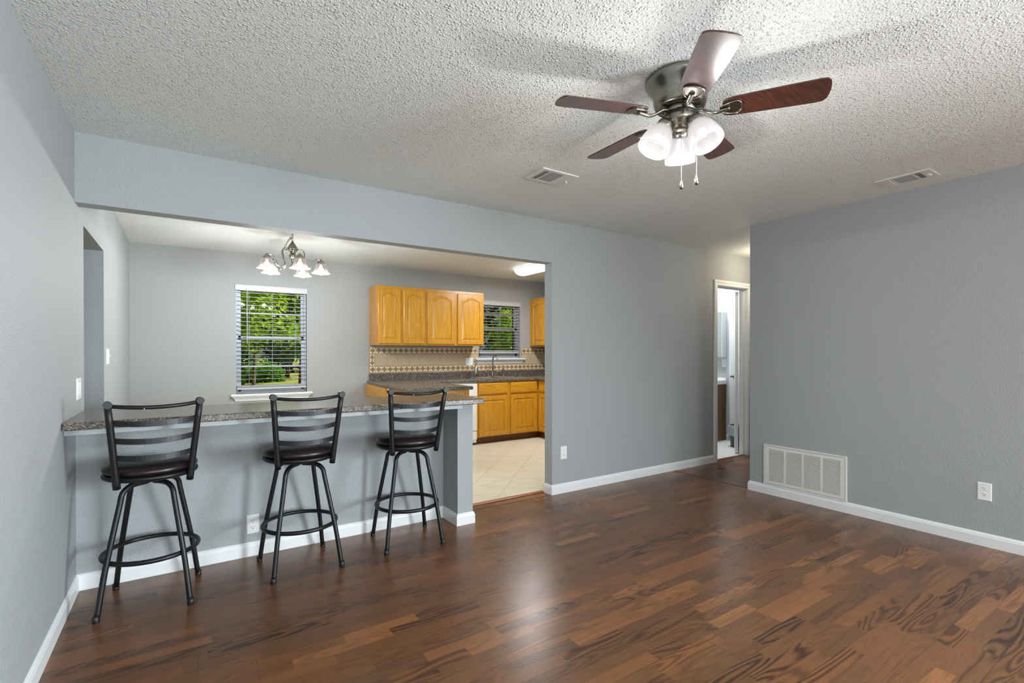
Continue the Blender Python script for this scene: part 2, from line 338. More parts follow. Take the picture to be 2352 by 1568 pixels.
# ------------------------------------------------------------------ mesh builder
class MB:
    def __init__(s): s.v = []; s.f = []; s.mi = []; s.sm = []
    def add(s, vs, fs, mi=0, smooth=False):
        o = len(s.v); s.v += [tuple(p) for p in vs]
        for f in fs: s.f.append([i+o for i in f]); s.mi.append(mi); s.sm.append(smooth)
        return s
    def box(s, a, b, mi=0, mat=None):
        x0, y0, z0 = [min(p, q) for p, q in zip(a, b)]; x1, y1, z1 = [max(p, q) for p, q in zip(a, b)]
        v = [Vector(p) for p in ((x0,y0,z0),(x1,y0,z0),(x1,y1,z0),(x0,y1,z0),(x0,y0,z1),(x1,y0,z1),(x1,y1,z1),(x0,y1,z1))]
        if mat: v = [mat @ p for p in v]
        return s.add(v, [(0,3,2,1),(4,5,6,7),(0,1,5,4),(1,2,6,5),(2,3,7,6),(3,0,4,7)], mi)
    def tube(s, pts, r, n=10, closed=False, mi=0, caps=True, flat=None):
        pts = [Vector(p) for p in pts]; N = len(pts)
        rr = r if isinstance(r, (list, tuple)) else [r]*N
        vs = []; prev = None
        for i, p in enumerate(pts):
            if closed: t = (pts[(i+1) % N]-pts[i-1])
            else: t = pts[min(i+1, N-1)]-pts[max(i-1, 0)]
            t.normalize()
            if prev is None:
                u = t.cross(Vector((0, 0, 1)))
                if u.length < 1e-3: u = t.cross(Vector((0, 1, 0)))
            else: u = prev - t*prev.dot(t)
            u.normalize(); prev = u; w_ = t.cross(u)
            for k in range(n):
                a = 2*PI*k/n; e = flat or 1.0
                vs.append(p + rr[i]*(math.cos(a)*u + math.sin(a)*w_*e))
        fs = []
        M_ = N if closed else N-1
        for i in range(M_):
            for k in range(n):
                a = i*n+k; b = i*n+(k+1) % n; c = ((i+1) % N)*n+(k+1) % n; d = ((i+1) % N)*n+k
                fs.append((a, b, c, d))
        s.add(vs, fs, mi, True)
        if not closed and caps:
            o = len(s.v)-N*n
            s.f.append([o+k for k in range(n)][::-1]); s.mi.append(mi); s.sm.append(False)
            s.f.append([o+(N-1)*n+k for k in range(n)]); s.mi.append(mi); s.sm.append(False)
        return s
    def lathe(s, prof, center=(0, 0, 0), n=32, mat=None, mi=0, smooth=True):
        vs = []; c = Vector(center)
        for r, z in prof:
            for k in range(n):
                a = 2*PI*k/n; p = Vector((r*math.cos(a), r*math.sin(a), z))
                vs.append((mat @ p if mat else p) + c)
        fs = []
        for i in range(len(prof)-1):
            for k in range(n):
                fs.append((i*n+k, i*n+(k+1) % n, (i+1)*n+(k+1) % n, (i+1)*n+k))
        s.add(vs, fs, mi, smooth)
        o = len(s.v)-len(prof)*n
        if prof[0][0] > 1e-4: s.f.append([o+k for k in range(n)][::-1]); s.mi.append(mi); s.sm.append(False)
        if prof[-1][0] > 1e-4: s.f.append([o+(len(prof)-1)*n+k for k in range(n)]); s.mi.append(mi); s.sm.append(False)
        return s
    def prism(s, poly, z0, z1, mi=0, mat=None):
        n = len(poly)
        v = [Vector((x, y, z0)) for x, y in poly]+[Vector((x, y, z1)) for x, y in poly]
        if mat: v = [mat @ p for p in v]
        fs = [tuple(range(n))[::-1], tuple(range(n, 2*n))]+[(i, (i+1) % n, (i+1) % n+n, i+n) for i in range(n)]
        return s.add(v, fs, mi)
    def sweep(s, prof, path, mi=0):
        """prof: (out,z) closed list; path: 2D points with outward normals computed to the right of travel"""
        n = len(prof); vs = []
        P_ = [Vector((p[0], p[1])) for p in path]
        for i, p in enumerate(P_):
            def nrm(a, b):
                d = (b-a).normalized(); return Vector((d.y, -d.x))
            if i == 0: nn = nrm(P_[0], P_[1])
            elif i == len(P_)-1: nn = nrm(P_[-2], P_[-1])
            else:
                a, b = nrm(P_[i-1], p), nrm(p, P_[i+1]); nn = (a+b); nn = nn/ (nn.length**2/2) if nn.length > 1e-6 else a
            for o, z in prof: q = p+nn*o; vs.append((q.x, q.y, z))
        fs = []
        for i in range(len(P_)-1):
            for k in range(n): fs.append((i*n+k, i*n+(k+1) % n, (i+1)*n+(k+1) % n, (i+1)*n+k))
        fs.append(tuple(range(n))); fs.append(tuple(range((len(P_)-1)*n, len(P_)*n))[::-1])
        return s.add(vs, fs, mi)
    def build(s, name, mats, parent=None, local=False, bevel=0, rotz=0, origin=None):
        me = bpy.data.meshes.new(name)
        off = Vector((0, 0, 0))
        if parent is not None and not local:
            off = org(parent)
        elif origin is not None: off = Vector(origin)
        elif parent is None and not local:
            if s.v:
                xs, ys, zs = zip(*s.v); off = Vector(((min(xs)+max(xs))/2, (min(ys)+max(ys))/2, min(zs)))
        me.from_pydata([(p[0]-off.x, p[1]-off.y, p[2]-off.z) for p in s.v], [], s.f)
        for m in (mats if isinstance(mats, (list, tuple)) else [mats]): me.materials.append(M[m])
        me.polygons.foreach_set('material_index', s.mi); me.polygons.foreach_set('use_smooth', s.sm)
        import bmesh
        b_ = bmesh.new(); b_.from_mesh(me); bmesh.ops.recalc_face_normals(b_, faces=b_.faces); b_.to_mesh(me); b_.free()
        me.update()
        o = bpy.data.objects.new(name, me); C.objects.link(o)
        if parent is not None: o.parent = parent
        else: o.location = off
        if rotz: o.rotation_euler.z = rotz
        if bevel:
            b = o.modifiers.new('bevel', 'BEVEL'); b.width = bevel; b.segments = 2; b.limit_method = 'ANGLE'; b.angle_limit = math.radians(40)
        return o
def org(o):
    v = Vector(o.location)
    while o.parent is not None: o = o.parent; v += Vector(o.location)
    return v
def tag(o, label, cat, group=None):
    o['label'] = label; o['category'] = cat
    if group: o['group'] = group
    return o
def thing(name, label, cat, loc, group=None, rotz=0):
    o = bpy.data.objects.new(name, None); C.objects.link(o); o.location = loc; o.rotation_euler.z = rotz
    o.empty_display_size = .1
    return tag(o, label, cat, group)
def struct(o): o['kind'] = 'structure'; return o
def spline(pts, k=6, closed=False):
    P_ = [Vector(p) for p in pts]; out = []; N = len(P_)
    rng = range(N if closed else N-1)
    for i in rng:
        p1, p2 = P_[i], P_[(i+1) % N]
        p0 = P_[i-1] if (i > 0 or closed) else p1*2-p2
        p3 = P_[(i+2) % N] if (i+2 < N or closed) else p2*2-p1
        for j in range(k):
            t = j/k
            out.append(.5*((2*p1)+(-p0+p2)*t+(2*p0-5*p1+4*p2-p3)*t*t+(-p0+3*p1-3*p2+p3)*t**3))
    if not closed: out.append(P_[-1])
    return out

# ------------------------------------------------------------------ dimensions
H = 2.44
XL, YB, XR, YC, YW, XO = -.485, 3.468, 4.358, 2.590, 6.56, 2.727
YB2 = 3.575          # back face of the beam wall
XK = 5.02            # right wall of the kitchen
ZB = 2.067           # underside of the beam
YS = -4.0            # wall behind the photographer
XH = 7.2
XB = 6.58            # bathroom end wall
DX0, DX1, DZ = 5.160, 5.782, 2.047   # bathroom doorway

# ------------------------------------------------------------------ room shell
def wall_with_holes(name, axis, pos, thick, u0, u1, holes, mat, z0=0, z1=H):
    """axis 'x': wall plane x=pos..pos+thick running along y; holes (u0,u1,z0,z1)"""
    b = MB()
    us = sorted({u0, u1, *[h[0] for h in holes], *[h[1] for h in holes]})
    zs = sorted({z0, z1, *[h[2] for h in holes], *[h[3] for h in holes]})
    us = [u for u in us if u0 <= u <= u1]; zs = [z for z in zs if z0 <= z <= z1]
    for i in range(len(us)-1):
        # merge vertically
        run = None
        for j in range(len(zs)-1):
            uc, zc = (us[i]+us[i+1])/2, (zs[j]+zs[j+1])/2
            solid = not any(h[0] < uc < h[1] and h[2] < zc < h[3] for h in holes)
            if solid and run is None: run = zs[j]
            if (not solid or j == len(zs)-2) and run is not None:
                top = zs[j+1] if solid else zs[j]
                if axis == 'x': b.box((pos, us[i], run), (pos+thick, us[i+1], top))
                else: b.box((us[i], pos, run), (us[i+1], pos+thick, top))
                run = None
    return struct(b.build(name, mat))

b = MB(); b.box((XL-.2, YS-.2, -.06), (XH, YB+.005, 0)); b.box((XO, YB+.005, -.06), (5.0, YB2-.01, 0)); b.box((-.6, YB, -.06), (XO, YB2+.02, 0))
b.box((DX0-.02, YB, -.06), (DX1+.02, 3.53, 0))
struct(b.build('floor', 'floor'))
struct(MB().box((XL-1.6, YB2+.02, -.06), (XK+.1, YW+.14, 0)).build('floor_kitchen', 'tile'))
struct(MB().box((XK+.11, 3.53, -.06), (XB+.3, 5.15, -.002)).build('floor_bathroom', 'bathtile'))
struct(MB().box((XL-1.8, YS-.2, H), (XH+.1, YW+.24, H+.12)).build('ceiling', 'ceil'))
# left wall with the hallway opening beyond the bar
wall_with_holes('wall_left', 'x', XL-.115, .115, YS, YW, [(3.735, 4.583, -.1, 2.0)], 'wall')
wall_with_holes('wall_back', 'y', YS-.12, .12, XL-.2, XH, [(0.0, 1.4, .7, 2.05), (2.2, 3.6, .7, 2.05)], 'wall')
wall_with_holes('wall_right', 'x', XR, .12, YS, YC-.12, [(-3.55, -1.45, .03, 2.05)], 'wall')
struct(MB().box((XR, YC-.12, 0), (XH, YC, H)).build('wall_hall', 'wall'))
struct(MB().box((XH, YC-.12, 0), (XH+.1, YB2, H)).build('wall_hall_end', 'wall'))
# beam and long wall are one plane
b = MB(); b.box((XL, YB, ZB), (XO, YB2, H)); b.box((XO, YB, 0), (DX0-.018, YB2, H)); b.box((DX0-.018, YB, DZ+.018), (DX1+.018, YB2, H)); b.box((DX1+.018, YB, 0), (XH, YB2, H))
struct(b.build('wall_front', 'wall'))
# half wall under the bar with its end pillar
b = MB(); b.box((XL, YB, 0), (1.663, YB2, .897)); b.box((1.662, 3.229, 0), (1.788, YB2+.004, .897))
struct(b.build('wall_bar', 'wall'))
# dining and kitchen window wall
W1 = (.497, 1.272, .787, 2.062); W2 = (3.742, 4.505, 1.186, 2.070)
wall_with_holes('wall_window', 'y', YW, .115, XL-1.7, XK+.1, [W1, W2], 'wall2')
wall_with_holes('wall_exterior', 'y', YW+.115, .10, XL-1.8, XB+.5, [(W1[0]+.012, W1[1]-.012, W1[2], W1[3]), (W2[0]+.012, W2[1]-.012, W2[2], W2[3])], 'brick')
struct(MB().box((XK, YB2, 0), (XK+.11, YW, H)).build('wall_kitchen', 'wall2'))
# hallway beyond the left opening
b = MB(); b.box((XL-1.5, YB2-.1, 0), (XL-1.4, YW, H)); b.box((XL-1.5, YB2-.2, 0), (XL-.115, YB2-.1, H)); struct(b.build('wall_side_hall', 'wall2'))
# bathroom walls
struct(MB().box((XB, YB2, 0), (XB+.1, 5.1, H)).build('wall_bathroom_end', 'wall_bath'))
struct(MB().box((XK+.11, 5.0, 0), (XB, 5.1, H)).build('wall_bathroom_side', 'wall_bath'))

# baseboards
BH, BT = .086, .013
prof = [(0, 0), (BT, 0), (BT, BH*.72), (BT*.78, BH*.80), (BT*.72, BH*.86), (BT*.35, BH*.96), (0, BH)]
def base(name, path): return struct(MB().sweep(prof, path).build(name, 'white'))
base('baseboard_left', [(XL, YS), (XL, YB)])
base('baseboard_bar', [(XL, YB), (1.662, YB), (1.662, 3.229), (1.788, 3.229), (1.788, YB2)])
base('baseboard_front', [(XO, YB2), (XO, YB), (DX0-.075, YB)])
base('baseboard_hall_front', [(DX1+.075, YB), (XH, YB)])
base('baseboard_right', [(XH, YC), (XR, YC), (XR, -1.45)])
base('baseboard_right_rear', [(XR, -3.55), (XR, YS)])
base('baseboard_back', [(XR, YS), (XL, YS)])
base('baseboard_dining', [(XL, YW), (2.0, YW)])
base('baseboard_bathroom', [(XB, 4.262), (XB, 4.228)])
struct(MB().prism([(1.79, 3.572), (XO-.002, 3.572), (XO-.002, 3.612), (1.79, 3.612)], 0, .009).build('trim_1', 'threshold', bevel=.003))
struct(MB().box((4.378, YC, 0), (4.392, YB-BT, .0022)).build('trim_2', 'seam'))
struct(MB().box((DX0, 3.515, 0), (DX1, 3.535, .004)).build('trim_3', 'threshold'))

# bathroom door: jamb, casing, open leaf
d1 = struct(MB().build('door_1', 'white', origin=(DX0, YB, 0)))
bpy.data.objects.remove(d1)
b = MB()
b.box((DX0-.018, YB-.002, 0), (DX0, YB2+.002, DZ)); b.box((DX1, YB-.002, 0), (DX1+.018, YB2+.002, DZ)); b.box((DX0-.018, YB-.002, DZ), (DX1+.018, YB2+.002, DZ+.018))
b.box((DX0, 3.515, 0), (DX0+.010, 3.545, DZ-.01)); b.box((DX1-.010, 3.515, 0), (DX1, 3.545, DZ-.01)); b.box((DX0, 3.515, DZ-.012), (DX1, 3.545, DZ))
d1 = struct(b.build('door_1', 'white'))
CW = .064
cprof = [(0, 0), (0, .010), (.006, .015), (.022, .012), (.034, .017), (.050, .019), (.060, .016), (CW, .010), (CW, 0)]
def casing(x0, x1, z1, plane, axis, sgn, name, parent):
    """mitred casing round an opening; plane coordinate, outward sign"""
    b = MB(); path = [(x0, 0), (x0, z1), (x1, z1), (x1, 0)]
    outs = [(-1, 0), (-1, 1), (1, 1), (1, 0)]; vs = []
    for (u, z), (ou, oz) in zip(path, outs):
        for o, h in cprof:
            uu, zz = u+ou*o, z+oz*o; q = plane+sgn*h
            vs.append((uu, q, zz) if axis == 'y' else (q, uu, zz))
    n = len(cprof); fs = []
    for i in range(3):
        for k in range(n): fs.append((i*n+k, i*n+(k+1) % n, (i+1)*n+(k+1) % n, (i+1)*n+k))
    fs += [tuple(range(n)), tuple(range(3*n, 4*n))]
    b.add(vs, fs); return b.build(name, 'white', parent)
casing(DX0-.004, DX1+.004, DZ+.004, YB, 'y', -1, 'casing', d1)
# leaf swung into the bathroom
leafang = math.radians(33.6)
hx, hy = DX1-.002, YB2+.012
R_ = Matrix.Translation((hx, hy, 0)) @ Matrix.Rotation(leafang, 4, 'Z')
lb = MB(); lb.box((0, 0, .012), (.60, .035, 2.03), mat=R_); leaf = lb.build('leaf', 'white', d1)
hb = MB()
hb.lathe([(.0, 0), (.030, 0), (.030, .006), (.012, .012), (.010, .045), (0, .045)], n=20, mat=R_ @ Matrix.Translation((.535, .035, .945)) @ Matrix.Rotation(-PI/2, 4, 'X'))
hb.tube([R_ @ Vector(p) for p in spline([(.535, .078, .945), (.50, .082, .945), (.44, .078, .940)], 4)], .009, 8)
hb.box((.6005, .008, .905), (.6015, .027, .965), mat=R_)
hh = hb.build('door_handle', 'nickel', d1); hh['label'] = 'brushed nickel lever handle'

# bathroom inner door on the end wall
b = MB(); b.box((XB-.012, 3.60, .01), (XB-.004, 4.150, 2.043))
d2 = struct(b.build('door_2', 'white'))
casing(3.55, 4.150, 2.043, XB, 'x', -1, 'casing', d2)
hb = MB(); hb.box((XB-.019, 4.128, .925), (XB-.009, 4.139, .985)); hb.build('latch_plate', 'dark', d2)

# ------------------------------------------------------------------ windows and blinds
def window(idx, W, muntin_up, muntin_low):
    x0, x1, z0, z1 = W
    yf = YW+.062
    b = MB(); fw_ = .026
    # perimeter frame
    b.box((x0, yf, z0+.03), (x0+fw_, yf+.05, z1-fw_)); b.box((x1-fw_, yf, z0+.03), (x1, yf+.05, z1-fw_)); b.box((x0, yf, z1-fw_), (x1, yf+.05, z1)); b.box((x0, yf, z0), (x1, yf+.05, z0+.03))
    w_ = struct(b.build('window_%d' % idx, 'vinyl'))
    zm = (z0+z1)/2+.005
    for nm, (a, c, yo, mu) in {'sash': (zm, z1-fw_, .026, muntin_up), 'lower_sash': (z0+.03, zm+.03, .0, muntin_low)}.items():
        s_ = MB(); sw = .030
        s_.box((x0+fw_, yf+yo, a), (x0+fw_+sw, yf+yo+.024, c)); s_.box((x1-fw_-sw, yf+yo, a), (x1-fw_, yf+yo+.024, c))
        s_.box((x0+fw_, yf+yo, a), (x1-fw_, yf+yo+.024, a+(.04 if yo else .055))); s_.box((x0+fw_, yf+yo, c-.034), (x1-fw_, yf+yo+.024, c))
        for m in mu: s_.box((x0+fw_, yf+yo+.004, m-.009), (x1-fw_, yf+yo+.020, m+.009))
        so = s_.build('sash', 'vinyl', w_)
        MB().box((x0+fw_+sw, yf+yo+.010, a+.02), (x1-fw_-sw, yf+yo+.014, c-.02)).build('pane', 'glass', so)
        if not yo:
            for lx in (x0+.09, x1-.09): MB().box((lx-.02, yf-.006, c-.012), (lx+.02, yf+.002, c-.004)).build('sash_lock', 'grey_duct', so)
    return w_
win1 = window(1, W1, [1.742], [1.108])
win2 = window(2, W2, [1.875], [])
def plain_window(idx, axis, pos, u0, u1, z0, z1):
    b = MB(); f_ = .045
    um = (u0+u1)/2; zm = (z0+z1)/2
    def bx(a, c, d, e, mb=b, t0=0, t1=.05):
        if axis == 'x': mb.box((pos+t0, a, d), (pos+t1, c, e))
        else: mb.box((a, pos+t0, d), (c, pos+t1, e))
    bx(u0, u0+f_, z0, z1); bx(u1-f_, u1, z0, z1); bx(u0, u1, z0, z0+f_); bx(u0, u1, z1-f_, z1); bx(um-.03, um+.03, z0, z1); bx(u0, u1, zm-.02, zm+.02)
    w_ = struct(b.build('window_%d' % idx, 'vinyl'))
    g = MB(); bx(u0+f_, u1-f_, z0+f_, z1-f_, g, .024, .027); g.build('pane', 'glass', w_)
plain_window(3, 'y', YS-.08, 0.0, 1.4, .7, 2.05)
plain_window(4, 'y', YS-.08, 2.2, 3.6, .7, 2.05)
plain_window(5, 'x', XR+.02, -3.55, -1.45, .03, 2.05)
def sill(W, parent, ext):
    x0, x1, z0, z1 = W
    b = MB(); b.box((x0-ext, YW-.055, z0-.024), (x1+ext, YW, z0)); b.box((x0, YW, z0-.02), (x1, YW+.062, z0))
    s_ = b.build('window_sill', 'white', parent, bevel=.004)
    zt, zb = z0-.024, z0-.085
    pr_ = [(.045, zt), (.042, zt-.012), (.030, zt-.018), (.018, zt-.040), (.012, zb+.004), (.010, zb), (0, zb), (0, zt)]
    e = ext-.012
    vs = []; n = len(pr_)
    for o, z in pr_: vs.append((x0-e+(.045-o)*1.1, YW-o, z))
    for o, z in pr_: vs.append((x1+e-(.045-o)*1.1, YW-o, z))
    fs = [(i, (i+1) % n, (i+1) % n+n, i+n) for i in range(n)]+[tuple(range(n)), tuple(range(n, 2*n))]
    MB().add(vs, fs).build('apron_moulding', 'white', parent)
sill(W1, win1, .058); sill(W2, win2, .075)
def blind(W, label, wand, zbot, pitch=.0485):
    x0, x1, z0, z1 = W; x0 += .008; x1 -= .008; yc = YW+.030
    t = thing('window_blind', label, 'window blind', ((x0+x1)/2, yc, zbot), 'white slatted blinds in the windows')
    b = MB(); b.box((x0-.016, YW-.012, z1-.062), (x1+.012, YW-.002, z1+.004)); b.box((x0-.016, YW-.018, z1-.010), (x1+.012, YW-.002, z1+.004)); b.box((x0-.016, YW-.015, z1-.062), (x1+.012, YW-.003, z1-.05))
    b.box((x0+.004, YW+.002, z1-.05), (x1-.004, YW+.055, z1-.004)); b.build('valance', 'blind', t, bevel=.002)
    b = MB(); z = z1-.085
    while z > zbot+.075:
        tl = Matrix.Translation((0, yc, z)) @ Matrix.Rotation(math.radians(-2), 4, 'X')
        b.box((x0+.004, -.025, -.0013), (x1-.004, .025, .0013), mat=tl); z -= pitch
    b.build('slats', 'blind', t)
    b = MB()
    for k in range(5): b.box((x0+.004, yc-.025, zbot+.021+k*.0058), (x1-.004, yc+.025, zbot+.0242+k*.0058))
    b.box((x0+.002, yc-.026, zbot), (x1-.002, yc+.026, zbot+.018)); b.build('bottom_rail', 'blind', t, bevel=.001)
    b = MB()
    for fx in (.17, .5, .84):
        xx = x0+(x1-x0)*fx
        for yy in (yc-.027, yc+.027): b.tube([(xx, yy, zbot+.01), (xx, yy, z1-.03)], .0011, 5)
    b.build('ladder_cord', 'blind', t)
    if wand:
        b = MB(); b.tube([(x0+.104, YW-.026, z1-.04), (x0+.104, YW-.027, 1.375)], .0042, 8); b.build('tilt_wand', 'clear', t)
    return t
blind(W1, 'white slatted blind with a tilt wand in the tall dining window', True, .838)
blind(W2, 'small white slatted blind in the window above the kitchen sink', False, 1.262, .046)

# ------------------------------------------------------------------ bar top
ZT = .935
pts = [(XL+.001, 3.092), (1.810, 3.092), (1.818, 3.25), (1.832, 3.388), (1.842, 3.50), (1.834, 3.60), (1.815, 3.645), (1.765, 3.662), (1.60, 3.672), (XL+.001, 3.700)]
b = MB(); b.prism(pts, .897, ZT)
bt = tag(b.build('bar_counter', 'stone', bevel=.006), 'long dark marbled laminate bar counter on the grey half wall', 'bar counter')
MB().box((XL+.001, 3.156, .866), (1.664, 3.180, .897)).build('support_rail', 'apron', bt)['label'] = 'painted grey support rail under the overhang'

# ------------------------------------------------------------------ bar stools
def stool(name, label, loc, rho, swivel, screws):
    t = thing(name, label, 'bar stool', loc, 'black metal bar stools at the counter', rho)
    for k in range(4):
        a = PI/4+k*PI/2; ca, sa = math.cos(a), math.sin(a)
        path = spline([(r*ca, r*sa, z) for r, z in ((.02, .604), (.080, .604), (.118, .596), (.146, .570), (.158, .52), (.186, .40), (.221, .245), (.241, .14), (.262, .014))], 5)
        lg = MB().tube(path, .0128, 12).build('leg', 'iron', t, local=True)
        ft = Matrix.Translation((.2635*ca, .2635*sa, 0)) @ Matrix.Rotation(math.radians(9), 4, Vector((-sa, ca, 0)))
        fb = MB().lathe([(0, 0), (.0150, 0), (.0155, .004), (.0145, .016), (.0140, .030), (0, .030)], n=16, mat=ft)
        fb.build('foot_cap', 'rubber', lg, local=True)
    ring = [(.203*math.cos(2*PI*k/48), .203*math.sin(2*PI*k/48), .252) for k in range(48)]
    MB().tube(ring, .0118, 10, closed=True).build('foot_ring', 'iron', t, local=True)
    s = swivel-rho
    MB().lathe([(0, .612), (.085, .612), (.085, .620), (.07, .630), (.07, .640), (0, .640)], n=28).build('swivel_plate', 'iron', t, local=True)
    MB().lathe([(0, .636), (.17, .636), (.190, .637), (.200, .642), (.2045, .650), (.2035, .658), (.197, .663), (.185, .665), (0, .665)], n=56).build('seat_frame', 'iron', t, local=True)
    MB().lathe([(0, .664), (.180, .664), (.194, .668), (.2015, .677), (.2025, .686), (.197, .696), (.184, .704), (.160, .710), (.11, .714), (.05, .716), (0.0, .7165)], n=56).build('seat_cushion', 'seat', t, local=True)
    hb, yb, zb, ht, yt, zt = .147, -.150, .628, .1816, -.2215, 1.020
    for sx in (-1, 1):
        path = [(sx*(hb+(ht-hb)*u), yb-.003+(yt-yb)*u, zb-.012+(zt-zb+.012)*u) for u in (0, .06, .2, .4, .6, .8, 1)]
        p_ = MB().tube(path, [.0165, .0165]+[.0152]*5, 12).build('back_post', 'iron', t, local=True, rotz=s)
        kb = MB().tube([(sx*ht*1.003, yt-.024, zt+.004), (sx*ht*1.003, yt+.020, zt+.004)], .0175, 16)
        kb.build('post_cap', 'iron', p_, local=True)
    def bow(zf, hw, r0, depth, flat=False):
        u = (zf-zb)/(zt-zb); w2 = hb+(ht-hb)*u; y0 = yb+(yt-yb)*u
        out = []
        for i in range(17):
            q = -1+i/8; out.append((q*w2*.99, y0-depth*(1-q*q), zf-.011*(1-q*q)))
        return out
    tr = MB().tube(bow(zt-.002, 0, 0, .050), .0098, 10).build('top_rail', 'iron', t, local=True, rotz=s)
    if screws: MB().lathe([(0, 0), (.004, 0), (.003, .003), (0, .003)], n=10, mat=Matrix.Translation((-.05, yt-.054, zt-.018)) @ Matrix.Rotation(PI/2, 4, 'X')).build('screw', 'steel', tr, local=True)
    for zf in (.938, .852, .768):
        pth = bow(zf, 0, 0, .050); b = MB(); vs = []; hh_ = .0135; th = .0035
        for (x, y, z) in pth:
            vs += [(x, y-th, z-hh_), (x, y+th, z-hh_), (x, y+th, z+hh_), (x, y-th, z+hh_)]
        fs = []
        for i in range(len(pth)-1):
            for k in range(4): fs.append((i*4+k, i*4+(k+1) % 4, (i+1)*4+(k+1) % 4, (i+1)*4+k))
        fs += [(0, 1, 2, 3), tuple(range(len(vs)-4, len(vs)))[::-1]]
        b.add(vs, fs, smooth=False).build('back_slat', 'iron', t, local=True, rotz=s)
    return t
stool('bar_stool', 'black metal bar stool nearest the left wall, largest of the three', (-.1452, 3.1711, 0), math.radians(-6), .1248, True)
stool('bar_stool', 'middle black metal bar stool, beside the outlet on the half wall', (.5748, 3.173, 0), math.radians(4), .0245, False)
stool('bar_stool', 'black metal bar stool standing nearest the grey pillar end of the bar', (1.2535, 3.1811, 0), math.radians(-5), -.0458, True)

# ------------------------------------------------------------------ ceiling fan
FX, FY = 1.778, 1.373
fan = thing('ceiling_fan', 'brushed nickel ceiling fan with five dark wood blades and three lit glass shades', 'ceiling fan', (FX, FY, H))
c0 = (FX, FY, 0)
MB().lathe([(0, H), (.138, H), (.143, H-.006), (.144, H-.020), (.138, H-.026), (.136, H-.034), (.126, H-.040), (.123, H-.052), (.114, H-.058), (.112, H-.085), (.110, H-.105), (.103, H-.122), (.092, H-.131), (.086, H-.127), (.080, H-.131), (.068, H-.129), (0, H-.129)], c0, 56).build('motor_housing', 'nickel', fan)
MB().lathe([(0, H-.128), (.063, H-.128), (.066, H-.132), (.066, H-.147), (.062, H-.150), (0, H-.150)], c0, 36).build('flywheel', 'nickel', fan)
MB().lathe([(0, H-.150), (.060, H-.150), (.062, H-.152), (.062, H-.158), (0, H-.158)], c0, 36).build('gasket', 'rubber', fan)
MB().lathe([(0, H-.158), (.060, H-.158), (.062, H-.160), (.062, H-.180), (.057, H-.190), (.044, H-.197), (.040, H-.204), (.034, H-.214), (.020, H-.220), (.008, H-.223), (0, H-.223)], c0, 40).build('light_kit', 'nickel', fan)
ZBL = 2.285
for k in range(5):
    az = math.radians(15.7+72*k)
    Rz = Matrix.Translation((FX, FY, ZBL)) @ Matrix.Rotation(az, 4, 'Z') @ Matrix.Rotation(math.radians(-11), 4, 'X')
    # blade outline (x outward)
    up_ = [(.168, .036), (.180, .050), (.205, .058), (.30, .0625), (.42, .0665), (.51, .0685), (.536, .066), (.548, .052), (.553, .03), (.555, 0)]
    out = up_+[(x, -y) for x, y in up_[-2::-1]]
    bl = MB().prism(out, -.003, .003, mat=Rz).build('blade', 'walnut', fan, bevel=.0015)
    # blade iron: arm and shield plate under the blade
    br = MB()
    arm = spline([(.055, 0, .012), (.085, 0, .010), (.112, 0, -.006), (.140, 0, -.017), (.165, 0, -.014), (.195, 0, -.009)], 5)
    br.tube([Rz @ p for p in arm], [.013]*6+[.011]*(len(arm)-6), 10, flat=.55)
    shield = [(.160, .012), (.172, .026), (.195, .036), (.222, .040), (.232, .034), (.240, .018), (.242, 0)]
    sh = shield+[(x, -y) for x, y in shield[-2::-1]]
    br.prism(sh, -.0065, -.0031, mat=Rz)
    rim = [Rz @ Vector((x, y, -.0075)) for x, y in sh]
    br.tube(rim, .0032, 8, closed=True)
    br.build('blade_iron', 'nickel', bl)
for k, az in enumerate((217.6+180, 217.6-60, 217.6+60)):
    a = math.radians(az); tilt = math.radians(28)
    d = Vector((math.cos(a)*math.sin(tilt), math.sin(a)*math.sin(tilt), -math.cos(tilt)))
    p0 = Vector((FX+math.cos(a)*.062, FY+math.sin(a)*.062, H-.190))
    q = d.to_track_quat('Z', 'Y').to_matrix().to_4x4(); T = Matrix.Translation(p0) @ q
    ho = MB()
    ho.tube(spline([(FX+math.cos(a)*.03, FY+math.sin(a)*.03, H-.185), tuple(p0+d*.002)], 3), .014, 10)
    ho.lathe([(0, -.012), (.012, -.012), (.022, -.004), (.032, .006), (.035, .016), (.035, .036), (.032, .038), (0, .038)], n=28, mat=T)
    ho_ = ho.build('lamp_holder', 'nickel', fan)
    g = MB(); o_ = [(.036, .030), (.045, .045), (.056, .068), (.063, .092), (.067, .115), (.0675, .134), (.066, .142)]
    g.lathe(o_+[(r-.003, z) for r, z in o_[::-1]], n=40, mat=T)
    # close ring: remove caps
    g.f = [f for f in g.f if len(f) == 4]; g.mi = g.mi[:len(g.f)]; g.sm = g.sm[:len(g.f)]
    g.build('glass_shade', 'frost', ho_)
    bb = MB(); bb.lathe([(0, .036), (.010, .036), (.011, .050), (.017, .064), (.019, .074), (.015, .090), (.006, .105), (0, .110)], n=18, mat=T)
    bb.build('bulb', 'bulb', ho_)
    L = T @ Vector((0, 0, .170))
    add_light('fan_bulb_light', 'POINT', L, 7.0, (1, .97, .93), .035)
